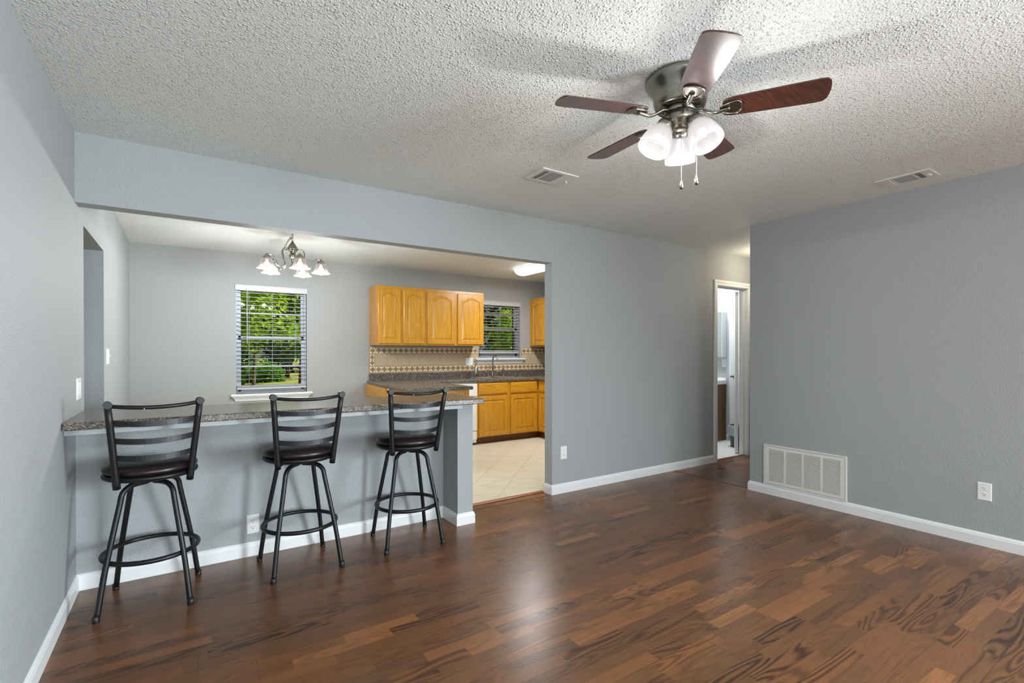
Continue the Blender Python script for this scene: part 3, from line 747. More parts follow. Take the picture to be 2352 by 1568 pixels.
for (dx, dy, zt_, zb_) in ((.004, -.004, H-.222, 1.996), (.052, -.045, H-.18, 2.012)):
    b = MB()
    z = zt_
    x, y = FX+dx, FY+dy
    pr_ = []
    while z > zb_+.012: pr_ += [(.0004, z), (.0017, z-.002), (.0004, z-.004)]; z -= .0044
    b.lathe(pr_, (x, y, 0), 8)
    ch = b.build('pull_chain', 'nickel', fan)
    MB().lathe([(0, zb_+.014), (.002, zb_+.012), (.004, zb_+.004), (.009, zb_-.008), (.0105, zb_-.016), (.009, zb_-.024), (.004, zb_-.029), (0, zb_-.030)], (x, y, 0), 18).build('pull_weight', 'nickel', ch)

# ------------------------------------------------------------------ chandelier
CX, CY = .850, 5.03
ch = thing('chandelier', 'brushed nickel chandelier with five lit white bell shades in the dining room', 'chandelier', (CX, CY, H))
MB().lathe([(0, H), (.060, H), (.060, H-.006), (.045, H-.022), (.012, H-.028), (0, H-.028)], (CX, CY, 0), 28).build('ceiling_canopy', 'nickel', ch)
b = MB(); z = H-.03; k = 0
def link_(c, rx, rz, flip):
    return [(c[0]+(rx*math.cos(a) if flip else 0), c[1]+(0 if flip else rx*math.cos(a)), c[2]+rz*math.sin(a)) for a in [2*PI*i/14 for i in range(14)]]
while z > 2.315:
    b.tube(link_((CX, CY, z-.010), .008, .013, k % 2), .0019, 6, closed=True); z -= .020; k += 1
for i in range(13):
    t_ = i/12; b.tube(link_((CX-.012-.075*t_**1.2, CY-.03*t_, 2.35-.14*t_+.03*math.sin(t_*PI)), .007, .011, i % 2), .0018, 6, closed=True)
b.build('chain', 'nickel', ch)
MB().lathe([(0, 2.322), (.010, 2.320), (.012, 2.308), (.020, 2.300), (.035, 2.275), (.048, 2.250), (.052, 2.243), (.030, 2.240), (.018, 2.232), (.012, 2.215), (.018, 2.205), (.030, 2.190), (.031, 2.178), (.022, 2.165), (.014, 2.150), (.010, 2.110), (.018, 2.090), (.022, 2.082), (.010, 2.066), (0, 2.06)], (CX, CY, 0), 30).build('hub', 'nickel', ch)
for k in range(5):
    a = math.radians(274.7+72*k); ca, sa = math.cos(a), math.sin(a)
    path = spline([(CX+r*ca, CY+r*sa, z) for r, z in ((.016, 2.205), (.040, 2.236), (.078, 2.243), (.104, 2.212), (.098, 2.160), (.082, 2.110), (.094, 2.075), (.130, 2.064), (.160, 2.084), (.178, 2.125), (.196, 2.156), (.224, 2.162), (.248, 2.148))], 5)
    arm = MB().tube(path, .0055, 8).build('arm', 'nickel', ch)
    sc = (CX+.250*ca, CY+.250*sa, 0)
    MB().lathe([(0, 2.168), (.006, 2.166), (.012, 2.158), (.026, 2.146), (.034, 2.134), (.035, 2.122), (.032, 2.118), (0, 2.118)], sc, 24).build('shade_cap', 'nickel', arm)
    o_ = [(.033, 2.126), (.042, 2.118), (.050, 2.100), (.054, 2.078), (.062, 2.056), (.073, 2.040), (.085, 2.032), (.087, 2.029)]
    g = MB().lathe(o_+[(r-.003, z-.002) for r, z in o_[::-1]], sc, 40)
    g.f = [f for f in g.f if len(f) == 4]; g.mi = g.mi[:len(g.f)]; g.sm = g.sm[:len(g.f)]
    g.build('glass_shade', 'alab', arm)
    MB().lathe([(0, 2.118), (.012, 2.116), (.016, 2.092), (.028, 2.070), (.033, 2.050), (.031, 2.034), (.022, 2.022), (.010, 2.016), (0, 2.015)], sc, 20).build('bulb', 'bulb', arm)
    add_light('chandelier_bulb_light', 'POINT', (sc[0], sc[1], 1.965), 13.5, (.96, .98, 1), .03)

# ------------------------------------------------------------------ kitchen ceiling light
kl = thing('ceiling_light', 'long white wraparound light on the kitchen ceiling', 'ceiling light', (3.95, 5.12, H))
prf = [(-.128, H-.010), (-.125, H-.030), (-.105, H-.060), (-.06, H-.082), (0, H-.088), (.06, H-.082), (.105, H-.060), (.125, H-.030), (.128, H-.010)]
y0, y1 = 4.50, 5.72
vs = [(3.955+x, y0, z) for x, z in prf]+[(3.955+x*.98, y1, z) for x, z in prf]; n = len(prf)
MB().add(vs, [(i, i+1, i+1+n, i+n) for i in range(n-1)]+[tuple(range(n)), tuple(range(n, 2*n))], smooth=True).build('diffuser', 'diffuser', kl)
MB().box((3.955-.125, y0+.004, H-.014), (3.955+.125, y1-.004, H)).build('base_pan', 'white_plastic', kl)
add_light('kitchen_fixture_light', 'AREA', (3.955, 5.11, H-.10), 34, (.97, .98, 1), .22, size_y=1.15)

# ------------------------------------------------------------------ kitchen cabinets
def door_panel(b, x0, x1, z0, z1, yf, arch, th=.019, stile=.052, axis='y', mir=1):
    """raised panel door; front plane at yf, facing -y (axis 'y') or -x (axis 'x', coordinates swap)"""
    A = min(.045, (x1-x0)*.13) if arch else 0
    def loop(ins, dep, flat_top):
        xa, xb, za, zb_ = x0+ins, x1-ins, z0+ins, z1-ins
        L_ = [(xa, za), (xb, za), (xb, (za+zb_)/2)]
        N = 24
        for i in range(N+1):
            u = i/N; x = xb+(xa-xb)*u
            if flat_top or not arch: z = zb_
            else:
                q = abs(u-.5)*2
                sh = 1-.65*(q/.6)**2 if q < .6 else (.35*(1-(q-.6)/.3)**2 if q < .9 else 0)
                z = zb_-A+A*sh
            L_.append((x, z))
        L_.append((xa, (za+zb_)/2))
        return [((x, dep, z)) for x, z in L_]
    loops = [loop(0, yf+th, True), loop(0, yf+.003, True), loop(.004, yf, True), loop(stile, yf, False), loop(stile+.005, yf+.010, False), loop(stile+.013, yf+.010, False), loop(stile+.036, yf+.001, False)]
    vs = []; n = len(loops[0])
    for L_ in loops: vs += L_
    if axis == 'x': vs = [(y, x, z) for x, y, z in vs]
    fs = []
    for i in range(len(loops)-1):
        for k in range(n): fs.append((i*n+k, i*n+(k+1) % n, (i+1)*n+(k+1) % n, (i+1)*n+k))
    fs.append(tuple(range((len(loops)-1)*n, len(loops)*n))); fs.append(tuple(range(n))[::-1])
    b.add(vs, fs)
    return b
def slab_front(b, x0, x1, z0, z1, yf, th=.019, axis='y'):
    lo = [(0, th), (0, .006), (.010, .001), (.016, 0)]
    vs = []
    for ins, d in lo: vs += [(x0+ins, yf+d, z0+ins), (x1-ins, yf+d, z0+ins), (x1-ins, yf+d, z1-ins), (x0+ins, yf+d, z1-ins)]
    if axis == 'x': vs = [(y, x, z) for x, y, z in vs]
    fs = []
    for i in range(3):
        for k in range(4): fs.append((i*4+k, i*4+(k+1) % 4, (i+1)*4+(k+1) % 4, (i+1)*4+k))
    fs += [(12, 13, 14, 15), (3, 2, 1, 0)]
    return b.add(vs, fs)
YU = 6.24
def upper(x0, x1, doors, label, z0=1.37, z1=2.14):
    t = thing('wall_cabinet', label, 'cabinet', ((x0+x1)/2, (YU+YW)/2, z0), 'honey oak wall cabinets')
    MB().box((x0, YU+.019, z0), (x1, YW-.002, z1)).build('body', 'oak_side', t, bevel=.001)
    b = MB(); b.box((x0, YU, z0), (x1, YU+.019, z1)); b.build('face_frame', 'oak', t, bevel=.001)
    for a, c in doors: door_panel(MB(), a, c, 1.390, 2.103, YU-.019, True).build('door', 'oak', t)
    return t
upper(2.055, 2.741, [(2.068, 2.370), (2.412, 2.709)], 'left honey oak wall cabinet with two narrow arched doors')
upper(2.742, 3.640, [(2.756, 3.163), (3.212, 3.620)], 'honey oak wall cabinet with two wide arched doors beside the sink window')
# cabinet on the right kitchen wall
t = thing('wall_cabinet', 'honey oak wall cabinet on the right wall past the sink window', 'cabinet', (4.86, 5.9, 1.37), 'honey oak wall cabinets')
MB().box((4.717, 5.20, 1.37), (XK-.002, YW-.002, 2.14)).build('body', 'oak_side', t)
MB().box((4.700, 5.20, 1.37), (4.717, YW-.002, 2.14)).build('face_frame', 'oak', t)
door_panel(MB(), 5.90, 6.50, 1.39, 2.103, 4.681, True, axis='x').build('door', 'oak', t)
door_panel(MB(), 5.24, 5.86, 1.39, 2.103, 4.681, True, axis='x').build('door', 'oak', t)
# sink base
YF = 5.93
t = thing('base_cabinet', 'honey oak sink cabinet with two doors under the window', 'cabinet', (3.87, 6.24, 0), 'honey oak base cabinets')
MB().box((3.352, YF+.019, .098), (4.396, 6.54, .70)).box((3.352, YF+.019, .70), (3.37, 6.54, .863)).box((4.378, YF+.019, .70), (4.396, 6.54, .863)).build('body', 'oak_side', t)
MB().box((3.352, YF, .098), (4.397, YF+.019, .863)).build('face_frame', 'oak', t)
MB().box((3.352, YF+.075, 0), (4.397, YF+.09, .098)).build('toe_kick', 'kick', t)
for a, c in ((3.378, 3.850), (3.902, 4.372)):
    slab_front(MB(), a, c, .692, .845, YF-.019).build('drawer_front', 'oak_h', t)
    door_panel(MB(), a, c, .112, .662, YF-.019, False).build('door', 'oak', t)
# right run
t = thing('base_cabinet', 'honey oak base cabinet in the right corner of the kitchen', 'cabinet', (4.7, 5.2, 0), 'honey oak base cabinets')
MB().box((4.417, 4.55, .098), (XK-.002, 6.54, .863)).build('body', 'oak_side', t)
MB().box((4.398, 4.55, .098), (4.417, YF-.001, .863)).build('face_frame', 'oak', t)
MB().box((4.475, 4.55, 0), (4.49, YF+.09, .098)).box((4.398, YF+.075, 0), (4.475, YF+.09, .098)).build('toe_kick', 'kick', t)
for a, c in ((5.42, 5.90), (4.90, 5.38)):
    slab_front(MB(), a, c, .692, .845, 4.379, axis='x').build('drawer_front', 'oak_h', t)
    door_panel(MB(), a, c, .112, .662, 4.379, False, axis='x').build('door', 'oak', t)
# peninsula cabinet
t = thing('base_cabinet', 'honey oak peninsula cabinet with plain end panel behind the bar', 'cabinet', (2.3, 5.6, 0), 'honey oak base cabinets')
MB().box((1.999, 4.800, .0), (2.600, 6.54, .862)).build('body', 'oak_side', t)
MB().box((2.56, 4.780, 0), (2.604, 4.800, .862)).build('end_stile', 'oak', t)
MB().box((1.999, 4.788, 0), (2.56, 4.800, .862)).build('end_panel', 'oak_side', t)
for z0_, z1_ in ((.70, .846), (.45, .68), (.12, .43)): slab_front(MB(), 5.72, 6.44, z0_, z1_, 1.980, axis='x').build('drawer_front', 'oak_h', t)
# dishwasher
t = thing('dishwasher', 'white dishwasher between the peninsula and the sink cabinet', 'dishwasher', (3.05, 6.2, 0))
MB().box((2.750, YF+.015, .03), (3.348, 6.52, .862)).build('body', 'white_plastic', t)
b = MB(); b.box((2.752, YF-.018, .677), (3.346, YF+.015, .846)); b.box((2.95, YF-.024, .70), (3.15, YF-.018, .72)); b.build('control_panel', 'white_plastic', t, bevel=.004)
MB().box((2.752, YF-.012, .200), (3.346, YF+.015, .669)).build('door', 'white_plastic', t, bevel=.004)
MB().box((2.752, YF-.008, .075), (3.346, YF+.015, .190)).build('lower_panel', 'white_plastic', t, bevel=.004)
MB().box((2.76, YF+.05, 0), (3.34, YF+.06, .07)).build('toe_kick', 'dark', t)

# worktop with upstand: L with peninsula
ZC = .902
poly = [(1.953, 4.745), (2.640, 4.745), (2.640, 5.905), (4.358, 5.905), (4.358, 4.53), (XK-.002, 4.53), (XK-.002, YW-.002), (2.030, YW-.002), (2.008, 6.40), (1.985, 6.1), (1.968, 5.7), (1.956, 5.2)]
SX0, SX1, SY0, SY1 = 3.46, 4.28, 6.035, 6.455
from mathutils.geometry import tessellate_polygon
hole = [(SX0+.012, SY0+.012), (SX1-.012, SY0+.012), (SX1-.012, SY1-.012), (SX0+.012, SY1-.012)]
allp = poly+hole; no, na = len(poly), len(poly)+4
tris = tessellate_polygon([[Vector((x, y, 0)) for x, y in poly], [Vector((x, y, 0)) for x, y in hole]])
b = MB()
fs = [tuple(t_) for t_ in tris]+[tuple(k_+na for k_ in t_)[::-1] for t_ in tris]
fs += [(i, (i+1) % no, (i+1) % no+na, i+na) for i in range(no)]
fs += [(no+i, no+(i+1) % 4, no+(i+1) % 4+na, no+i+na) for i in range(4)]
b.add([(x, y, ZC) for x, y in allp]+[(x, y, .864) for x, y in allp], fs)
wt = tag(b.build('kitchen_worktop', 'stone', bevel=.009), 'dark marbled kitchen worktop with peninsula and low upstand', 'worktop')
b = MB(); b.box((2.050, YW-.020, ZC-.002), (XK-.003, YW-.001, .993)); b.box((XK-.022, 4.53, ZC-.002), (XK-.002, YW-.02, .993)); b.build('upstand', 'stone', wt, bevel=.003)

# tile backsplash (structure of the wall)
b = MB()
def bs(x0, x1, z0, z1): b.box((x0, YW-.009, z0), (x1, YW-.0005, z1), 0)
bs(2.050, 3.715, .994, 1.349); bs(3.715, 4.530, .994, 1.098); bs(4.530, XK-.001, .994, 1.349)
yq = YW-.0096
def quad(pts_, mi): b.add([(x, yq, z) for x, z in pts_], [tuple(range(len(pts_)))], mi)
def rect(x0, x1, z0, z1, mi): quad([(x0, z0), (x1, z0), (x1, z1), (x0, z1)], mi)
def listello(x0, x1, z0, z1, vertical=False):
    p_ = .0790
    n_ = max(1, round((x1-x0)/p_)) if not vertical else max(1, round((z1-z0)/p_))
    for i in range(n_):
        if not vertical:
            a = x0+(x1-x0)*i/n_; c = x0+(x1-x0)*(i+1)/n_; lo, hi = z0, z1
        else:
            a, c = x0, x1; lo = z0+(z1-z0)*i/n_; hi = z0+(z1-z0)*(i+1)/n_
        g_ = .0022; m_x, m_z = (a+c)/2, (lo+hi)/2
        dm = random.choice([3, 3, 3, 4])
        quad([(a+g_*1.6, m_z), (m_x, lo+g_*1.6), (c-g_*1.6, m_z), (m_x, hi-g_*1.6)], dm if dm != 1 else 1)
        quad([(a+g_*2.4, lo+g_), (m_x-g_, lo+g_), (a+g_, m_z-g_*1.6)], 2); quad([(c-g_*2.4, lo+g_), (c-g_, m_z-g_*1.6), (m_x+g_, lo+g_)], 2)
        quad([(a+g_*2.4, hi-g_), (a+g_, m_z+g_*1.6), (m_x-g_, hi-g_)], 2); quad([(c-g_*2.4, hi-g_), (m_x+g_, hi-g_), (c-g_, m_z+g_*1.6)], 2)
for xa, xb in ((2.062, 3.712), (4.535, XK-.004)):
    listello(xa, xb, 1.262, 1.338)
    rect(xa, xb, 1.342, 1.348, 1)
listello(2.062, XK-.004, 1.008, 1.082)
listello(2.062, 2.125, 1.098, 1.246, True)
for xa, xb in ((2.136, 3.712), (4.535, XK-.004)):
    n_ = max(1, round((xb-xa)/.152))
    for i in range(n_): rect(xa+(xb-xa)*i/n_+.0024, xa+(xb-xa)*(i+1)/n_-.0024, 1.097, 1.247, 1)
struct(b.build('trim_backsplash', ['grout', 'tile_a', 'tile_l', 'tile_d', 'tile_e']))

# sink, faucet, dispenser
sk = thing('kitchen_sink', 'stainless steel double bowl sink set in the worktop', 'sink', ((SX0+SX1)/2, (SY0+SY1)/2, ZC))
b = MB()
rim = [(SX0, SY0), (SX1, SY0), (SX1, SY1), (SX0, SY1)]
xm = (SX0+SX1)/2
b.box((SX0, SY0, ZC), (SX1, SY0+.025, ZC+.006)); b.box((SX0, SY1-.07, ZC), (SX1, SY1, ZC+.006)); b.box((SX0, SY0, ZC), (SX0+.025, SY1, ZC+.006)); b.box((SX1-.025, SY0, ZC), (SX1, SY1, ZC+.006)); b.box((xm-.018, SY0, ZC), (xm+.018, SY1, ZC+.006))
b.build('rim', 'steel', sk, bevel=.002)
for xa, xb in ((SX0+.025, xm-.018), (xm+.018, SX1-.025)):
    ya, yb = SY0+.025, SY1-.07; vs = []
    for ins, z in ((0, ZC+.003), (.003, ZC-.01), (.012, ZC-.13), (.035, ZC-.150), (.036, ZC-.152), (.010, ZC-.132), (.001, ZC-.01), (-.002, ZC-.001)):
        vs += [(xa+ins, ya+ins, z), (xb-ins, ya+ins, z), (xb-ins, yb-ins, z), (xa+ins, yb-ins, z)]
    fs = [(i*4+k, i*4+(k+1) % 4, (i+1)*4+(k+1) % 4, (i+1)*4+k) for i in range(7) if i != 3 for k in range(4)]+[(12, 13, 14, 15), (16, 19, 18, 17)]
    b = MB(); b.add(vs, fs); b.build('bowl', 'steel', sk)
fa = thing('kitchen_faucet', 'gooseneck nickel faucet with two lever handles behind the sink', 'faucet', (3.905, 6.42, ZC+.006))
z0_ = ZC+.006
b = MB(); b.box((3.79, 6.395, z0_), (4.02, 6.445, z0_+.012)); b.build('deck_plate', 'nickel', fa, bevel=.004)
b = MB(); b.lathe([(0, z0_+.012), (.024, z0_+.012), (.020, z0_+.030), (.013, z0_+.060), (.012, z0_+.14), (.014, z0_+.145), (.011, z0_+.15), (0, z0_+.15)], (3.905, 6.42, 0), 20)
b.tube(spline([(3.905, 6.42, z0_+.15), (3.905, 6.42, z0_+.25), (3.905, 6.395, z0_+.305), (3.905, 6.35, z0_+.318), (3.905, 6.305, z0_+.295), (3.905, 6.29, z0_+.24)], 6), .0105, 12)
b.build('spout', 'nickel', fa)
for sx, dx in ((3.825, -.06), (3.985, .06)):
    b = MB(); b.lathe([(0, z0_+.012), (.019, z0_+.012), (.014, z0_+.03), (.008, z0_+.06), (.010, z0_+.075), (.006, z0_+.085), (0, z0_+.086)], (sx, 6.42, 0), 16)
    b.tube([(sx, 6.42, z0_+.074), (sx+dx, 6.41, z0_+.080)], .0052, 8); b.build('handle', 'nickel', fa)
b = MB().lathe([(0, 0), (.018, 0), (.014, .012), (.011, .03), (.014, .08), (.017, .112), (.014, .135), (.008, .142), (0, .143)], (4.095, 6.425, z0_), 18)
tag(b.build('side_sprayer', 'nickel'), 'nickel side sprayer standing right of the kitchen faucet', 'sprayer')
sd = thing('soap_dispenser', 'tall stainless soap pump bottle left of the kitchen faucet', 'soap dispenser', (3.60, 6.40, z0_))
MB().lathe([(0, z0_), (.031, z0_), (.033, z0_+.004), (.033, z0_+.135), (.030, z0_+.148), (.016, z0_+.160), (.014, z0_+.172), (0, z0_+.172)], (3.60, 6.40, 0), 28).build('bottle', 'steel', sd)
b = MB(); b.lathe([(0, z0_+.172), (.006, z0_+.172), (.006, z0_+.225), (.012, z0_+.228), (.012, z0_+.240), (0, z0_+.242)], (3.60, 6.40, 0), 14); b.tube(spline([(3.60, 6.40, z0_+.234), (3.575, 6.385, z0_+.240), (3.555, 6.375, z0_+.230)], 4), .0048, 8); b.build('pump', 'steel', sd)

# ------------------------------------------------------------------ outlets and switches
def plate_matrix(face):
    # local: x right, y up (world z), z out of the wall
    if face == '-y': return Matrix(((1, 0, 0), (0, 0, -1), (0, 1, 0))).to_4x4()
    if face == '-x': return Matrix(((0, 0, -1), (-1, 0, 0), (0, 1, 0))).to_4x4()
    if face == '+x': return Matrix(((0, 0, 1), (1, 0, 0), (0, 1, 0))).to_4x4()
def plate(b, T, w_, h_, th=.006):
    lo = [(0, 0), (0, th*.5), (.004, th)]
    vs = []
    for ins, z in lo: vs += [T @ Vector((sx*(w_/2-ins), sy*(h_/2-ins), z)) for sx, sy in ((-1, -1), (1, -1), (1, 1), (-1, 1))]
    fs = [(i*4+k, i*4+(k+1) % 4, (i+1)*4+(k+1) % 4, (i+1)*4+k) for i in range(2) for k in range(4)]+[(8, 9, 10, 11), (3, 2, 1, 0)]
    b.add(vs, fs)
def outlet(loc, face, label, gangs=1, kinds=('outlet',)):
    is_sw = 'outlet' not in kinds
    t = thing('light_switch' if is_sw else 'wall_outlet', label, 'switch' if is_sw else 'outlet', loc)
    T = Matrix.Translation(loc) @ plate_matrix(face)
    b = MB(); plate(b, T, .070 if gangs == 1 else .118, .116); b.build('cover_plate', 'white_plastic', t)
    for g_, kd in enumerate(kinds):
        ox = 0 if gangs == 1 else (-.023 if g_ == 0 else .023)
        if kd == 'outlet':
            for oy in (.0195, -.0195):
                pts_ = []
                for i in range(24):
                    a = 2*PI*i/24; pts_.append((ox+.0168*math.cos(a), oy+max(-.0135, min(.0135, .0168*math.sin(a)))))
                r_ = MB().prism(pts_, .005, .0078, mat=T).build('receptacle', 'white_plastic', t)
                h_ = MB(); h_.box((ox-.0078, oy+.000, .0078), (ox-.0055, oy+.0085, .0081), mat=T); h_.box((ox+.0055, oy+.001, .0078), (ox+.0075, oy+.0078, .0081), mat=T)
                h_.lathe([(0, .0078), (.0026, .0078), (.0026, .0081), (0, .0081)], n=12, mat=T @ Matrix.Translation((ox, oy-.0068, 0)))
                h_.build('slots', 'hole', r_)
        elif kd == 'rocker': MB().box((ox-.017, -.034, .005), (ox+.017, .034, .0085), mat=T).build('rocker', 'white_plastic', t, bevel=.001)
        elif kd == 'toggle':
            q = MB(); q.box((ox-.005, -.012, .005), (ox+.005, .012, .007), mat=T); q.box((ox-.004, .000, .005), (ox+.004, .010, .016), mat=T); q.build('toggle', 'white_plastic', t)
    return t
outlet((.352, YB, .196), '-y', 'white outlet low on the bar half wall beside the middle stool')
outlet((2.860, YB, .362), '-y', 'white outlet low on the grey wall right of the kitchen opening')
outlet((XR, .980, .356), '-x', 'white outlet low on the right wall, right of the return grille')
outlet((3.573, YW-.0095, 1.135), '-y', 'white double plate on the tile backsplash left of the sink', 2, ('outlet', 'toggle'))
outlet((XL, 3.548, 1.070), '+x', 'white double rocker switch just above the left end of the bar', 2, ('rocker', 'rocker'))
outlet((XL, 4.77, 1.240), '+x', 'white switch plate on the far side of the left opening', 2, ('toggle', 'toggle'))
outlet((XB, 4.305, 1.118), '-x', 'white outlet under the bathroom medicine cabinet')

# ------------------------------------------------------------------ return air grille
g0, g1, gz0, gz1 = 1.783, 2.452, .086, .446
t = thing('return_air_grille', 'white return air grille with four louvred columns low on the right wall', 'grille', (XR, (g0+g1)/2, gz0))
b = MB(); xf = XR-.012
b.box((xf, g0, gz0+.012), (XR, g0+.012, gz1-.012)); b.box((xf, g1-.012, gz0+.012), (XR, g1, gz1-.012)); b.box((xf, g0, gz0), (XR, g1, gz0+.012)); b.box((xf, g0, gz1-.012), (XR, g1, gz1)); b.build('outer_frame', 'vent', t)
MB().box((XR-.002, g0+.01, gz0+.01), (XR-.0005, g1-.01, gz1-.01)).build('backing', 'grey_duct', t)
b = MB(); xg = XR-.010
ia, ib, ja, jb = g0+.015, g1-.015, gz0+.015, gz1-.015
cols = 4; mar = .030; bar = .016; cw = ((ib-ia)-2*mar-bar*(cols-1))/cols
b.box((xg, ia, ja+.028), (XR-.003, ia+mar, jb-.028)); b.box((xg, ib-mar, ja+.028), (XR-.003, ib, jb-.028)); b.box((xg, ia, ja), (XR-.003, ib, ja+.028)); b.box((xg, ia, jb-.028), (XR-.003, ib, jb))
for i in range(1, cols): yy = ia+mar+i*(cw+bar)-bar; b.box((xg, yy, ja+.028), (XR-.003, yy+bar, jb-.028))
b.build('door_frame', 'vent', t)
for i in range(cols):
    ya = ia+mar+i*(cw+bar); b = MB(); nl = 24
    for j in range(nl):
        zz = ja+.030+(jb-ja-.060)*(j+.5)/nl
        T = Matrix.Translation((XR-.0065, ya+cw/2, zz)) @ Matrix.Rotation(math.radians(-32), 4, 'Y')
        b.box((-.0066, -cw/2, -.0006), (.0066, cw/2, .0006), mat=T)
    b.build('louver_bank', 'vent', t)

# ------------------------------------------------------------------ ceiling registers
def register(label, cx, cy, lx, ly, flip):
    """long axis local x; flip rotates so the long axis runs along y"""
    t = thing('ceiling_vent', label, 'vent', (cx, cy, H), 'ceiling supply registers')
    T = Matrix.Translation((cx, cy, H)) @ Matrix.Rotation(flip, 4, 'Z')
    b = MB(); m_ = .026; zf = -.007
    for a, c, d, e in ((-lx/2, lx/2, -ly/2, -ly/2+m_), (-lx/2, lx/2, ly/2-m_, ly/2), (-lx/2, -lx/2+m_+.012, -ly/2+m_, ly/2-m_), (lx/2-m_-.03, lx/2, -ly/2+m_, ly/2-m_)): b.box((a, d, zf), (c, e, -.0005), mat=T)
    ix0, ix1 = -lx/2+m_+.012, lx/2-m_-.03; iy0, iy1 = -ly/2+m_, ly/2-m_
    s1, s2 = ix0+(ix1-ix0)*.22, ix0+(ix1-ix0)*.80
    for q in (s1, s2): b.box((q-.005, iy0, zf), (q+.005, iy1, -.0005), mat=T)
    b.build('face_frame', 'vent', t)
    MB().box((ix0-.002, iy0-.002, -.0020), (ix1+.002, iy1+.002, -.0005), mat=T).build('duct_opening', 'dark', t)
    b = MB()
    n_ = max(5, int((iy1-iy0)/.0115))
    for j in range(n_):
        yy = iy0+(iy1-iy0)*(j+.5)/n_; q = T @ Matrix.Translation(((s1+s2)/2, yy, -.0055)) @ Matrix.Rotation(math.radians(35), 4, 'X')
        b.box((-(s2-s1)/2+.005, -.0042, -.0005), ((s2-s1)/2-.005, .0042, .0005), mat=q)
    for (u0, u1, ang) in ((ix0, s1-.005, -62), (s2+.005, ix1, 30)):
        for j in range(3):
            xx = u0+(u1-u0)*(j+.5)/3; q = T @ Matrix.Translation((xx, 0, -.0055)) @ Matrix.Rotation(math.radians(ang), 4, 'Y')
            b.box((-.0050, iy0, -.0006), (.0050, iy1, .0006), mat=q)
    b.build('louvers', 'vent', t)
    b = MB(); b.box((lx/2-.034, -.006, -.016), (lx/2-.022, .004, -.006), mat=T); b.lathe([(0, -.022), (.005, -.021), (.006, -.016), (.004, -.010), (0, -.010)], n=12, mat=T @ Matrix.Translation((lx/2-.020, .002, 0))); b.build('damper_lever', 'vent', t)
    for sx in (-1, 1): MB().lathe([(0, -.0092), (.004, -.0085), (.005, -.007), (0, -.007)], n=10, mat=T @ Matrix.Translation((sx*(lx/2-.014), 0, 0))).build('screw', 'steel', t)
register('white ceiling register near the kitchen opening, left of the fan lights', 2.043, 2.603, .298, .212, 0)
register('white ceiling register close to the right wall', 4.058, 1.306, .300, .200, -PI/2)

# ------------------------------------------------------------------ bathroom furniture
t = thing('vanity', 'brown bathroom vanity with white top, seen through the doorway', 'vanity', (6.33, 4.64, 0))
MB().box((6.11, 4.275, 0), (XB-.001, 4.99, .812)).build('cabinet', 'vanity', t)
MB().box((6.085, 4.255, .812), (XB-.001, 4.995, .872)).build('countertop', 'porcelain', t, bevel=.006)
MB().box((XB-.022, 4.262, .872), (XB-.001, 4.995, .905)).build('backsplash', 'porcelain', t, bevel=.004)
mc = thing('medicine_cabinet', 'mirrored medicine cabinet above the bathroom vanity', 'cabinet', (6.52, 4.6, 1.2))
MB().box((6.475, 4.262, 1.205), (XB-.001, 4.95, 1.855)).build('body', 'white_plastic', mc)
MB().box((6.470, 4.268, 1.21), (6.475, 4.945, 1.85)).build('gap', 'dark', mc)
MB().box((6.455, 4.262, 1.205), (6.470, 4.95, 1.855)).build('mirror_door', 'mirror', mc)
tb = thing('trash_can', 'dark bathroom trash can lined with a thin white bag', 'trash can', (6.235, 3.865, 0))
MB().lathe([(0, 0), (.092, 0), (.098, .01), (.122, .275), (.124, .285), (.119, .285), (.094, .012), (0, .012)], (6.235, 3.865, 0), 36).build('bin', 'basket', tb)
prf_ = [(.118, .23), (.122, .29), (.133, .293), (.142, .27), (.146, .22), (.148, .175), (.143, .155)]
bg_ = MB(); n = 48; vs = []
for i, (r, z) in enumerate(prf_):
    for k in range(n):
        a = 2*PI*k/n; rr = r+(.006*math.sin(a*7+i)+.004*math.sin(a*13+i*2))*(i/6); zz = z+.012*math.sin(a*3)*(i/6)
        vs.append((6.235+rr*math.cos(a), 3.865+rr*math.sin(a), zz))
bg_.add(vs, [(i*n+k, i*n+(k+1) % n, (i+1)*n+(k+1) % n, (i+1)*n+k) for i in range(len(prf_)-1) for k in range(n)], smooth=True)
bg_.build('liner_bag', 'bag', tb)
add_light('bathroom_light', 'AREA', (5.95, 4.3, H-.03), 22, (.93, .97, 1), .5, size_y=.3)
add_light('hall_light', 'POINT', (5.55, 3.0, 2.25), 11, (1, .84, .64), .10)
hl = thing('hall_ceiling_light', 'small dome light on the hall ceiling', 'ceiling light', (5.55, 3.0, H))
MB().lathe([(0, H-.001), (.14, H-.001), (.14, H-.02), (0, H-.02)], (5.55, 3.0, 0), 32).build('base', 'nickel', hl)
MB().lathe([(.13, H-.02), (.125, H-.05), (.09, H-.08), (.04, H-.092), (0, H-.095)], (5.55, 3.0, 0), 32).build('dome', 'frost', hl)

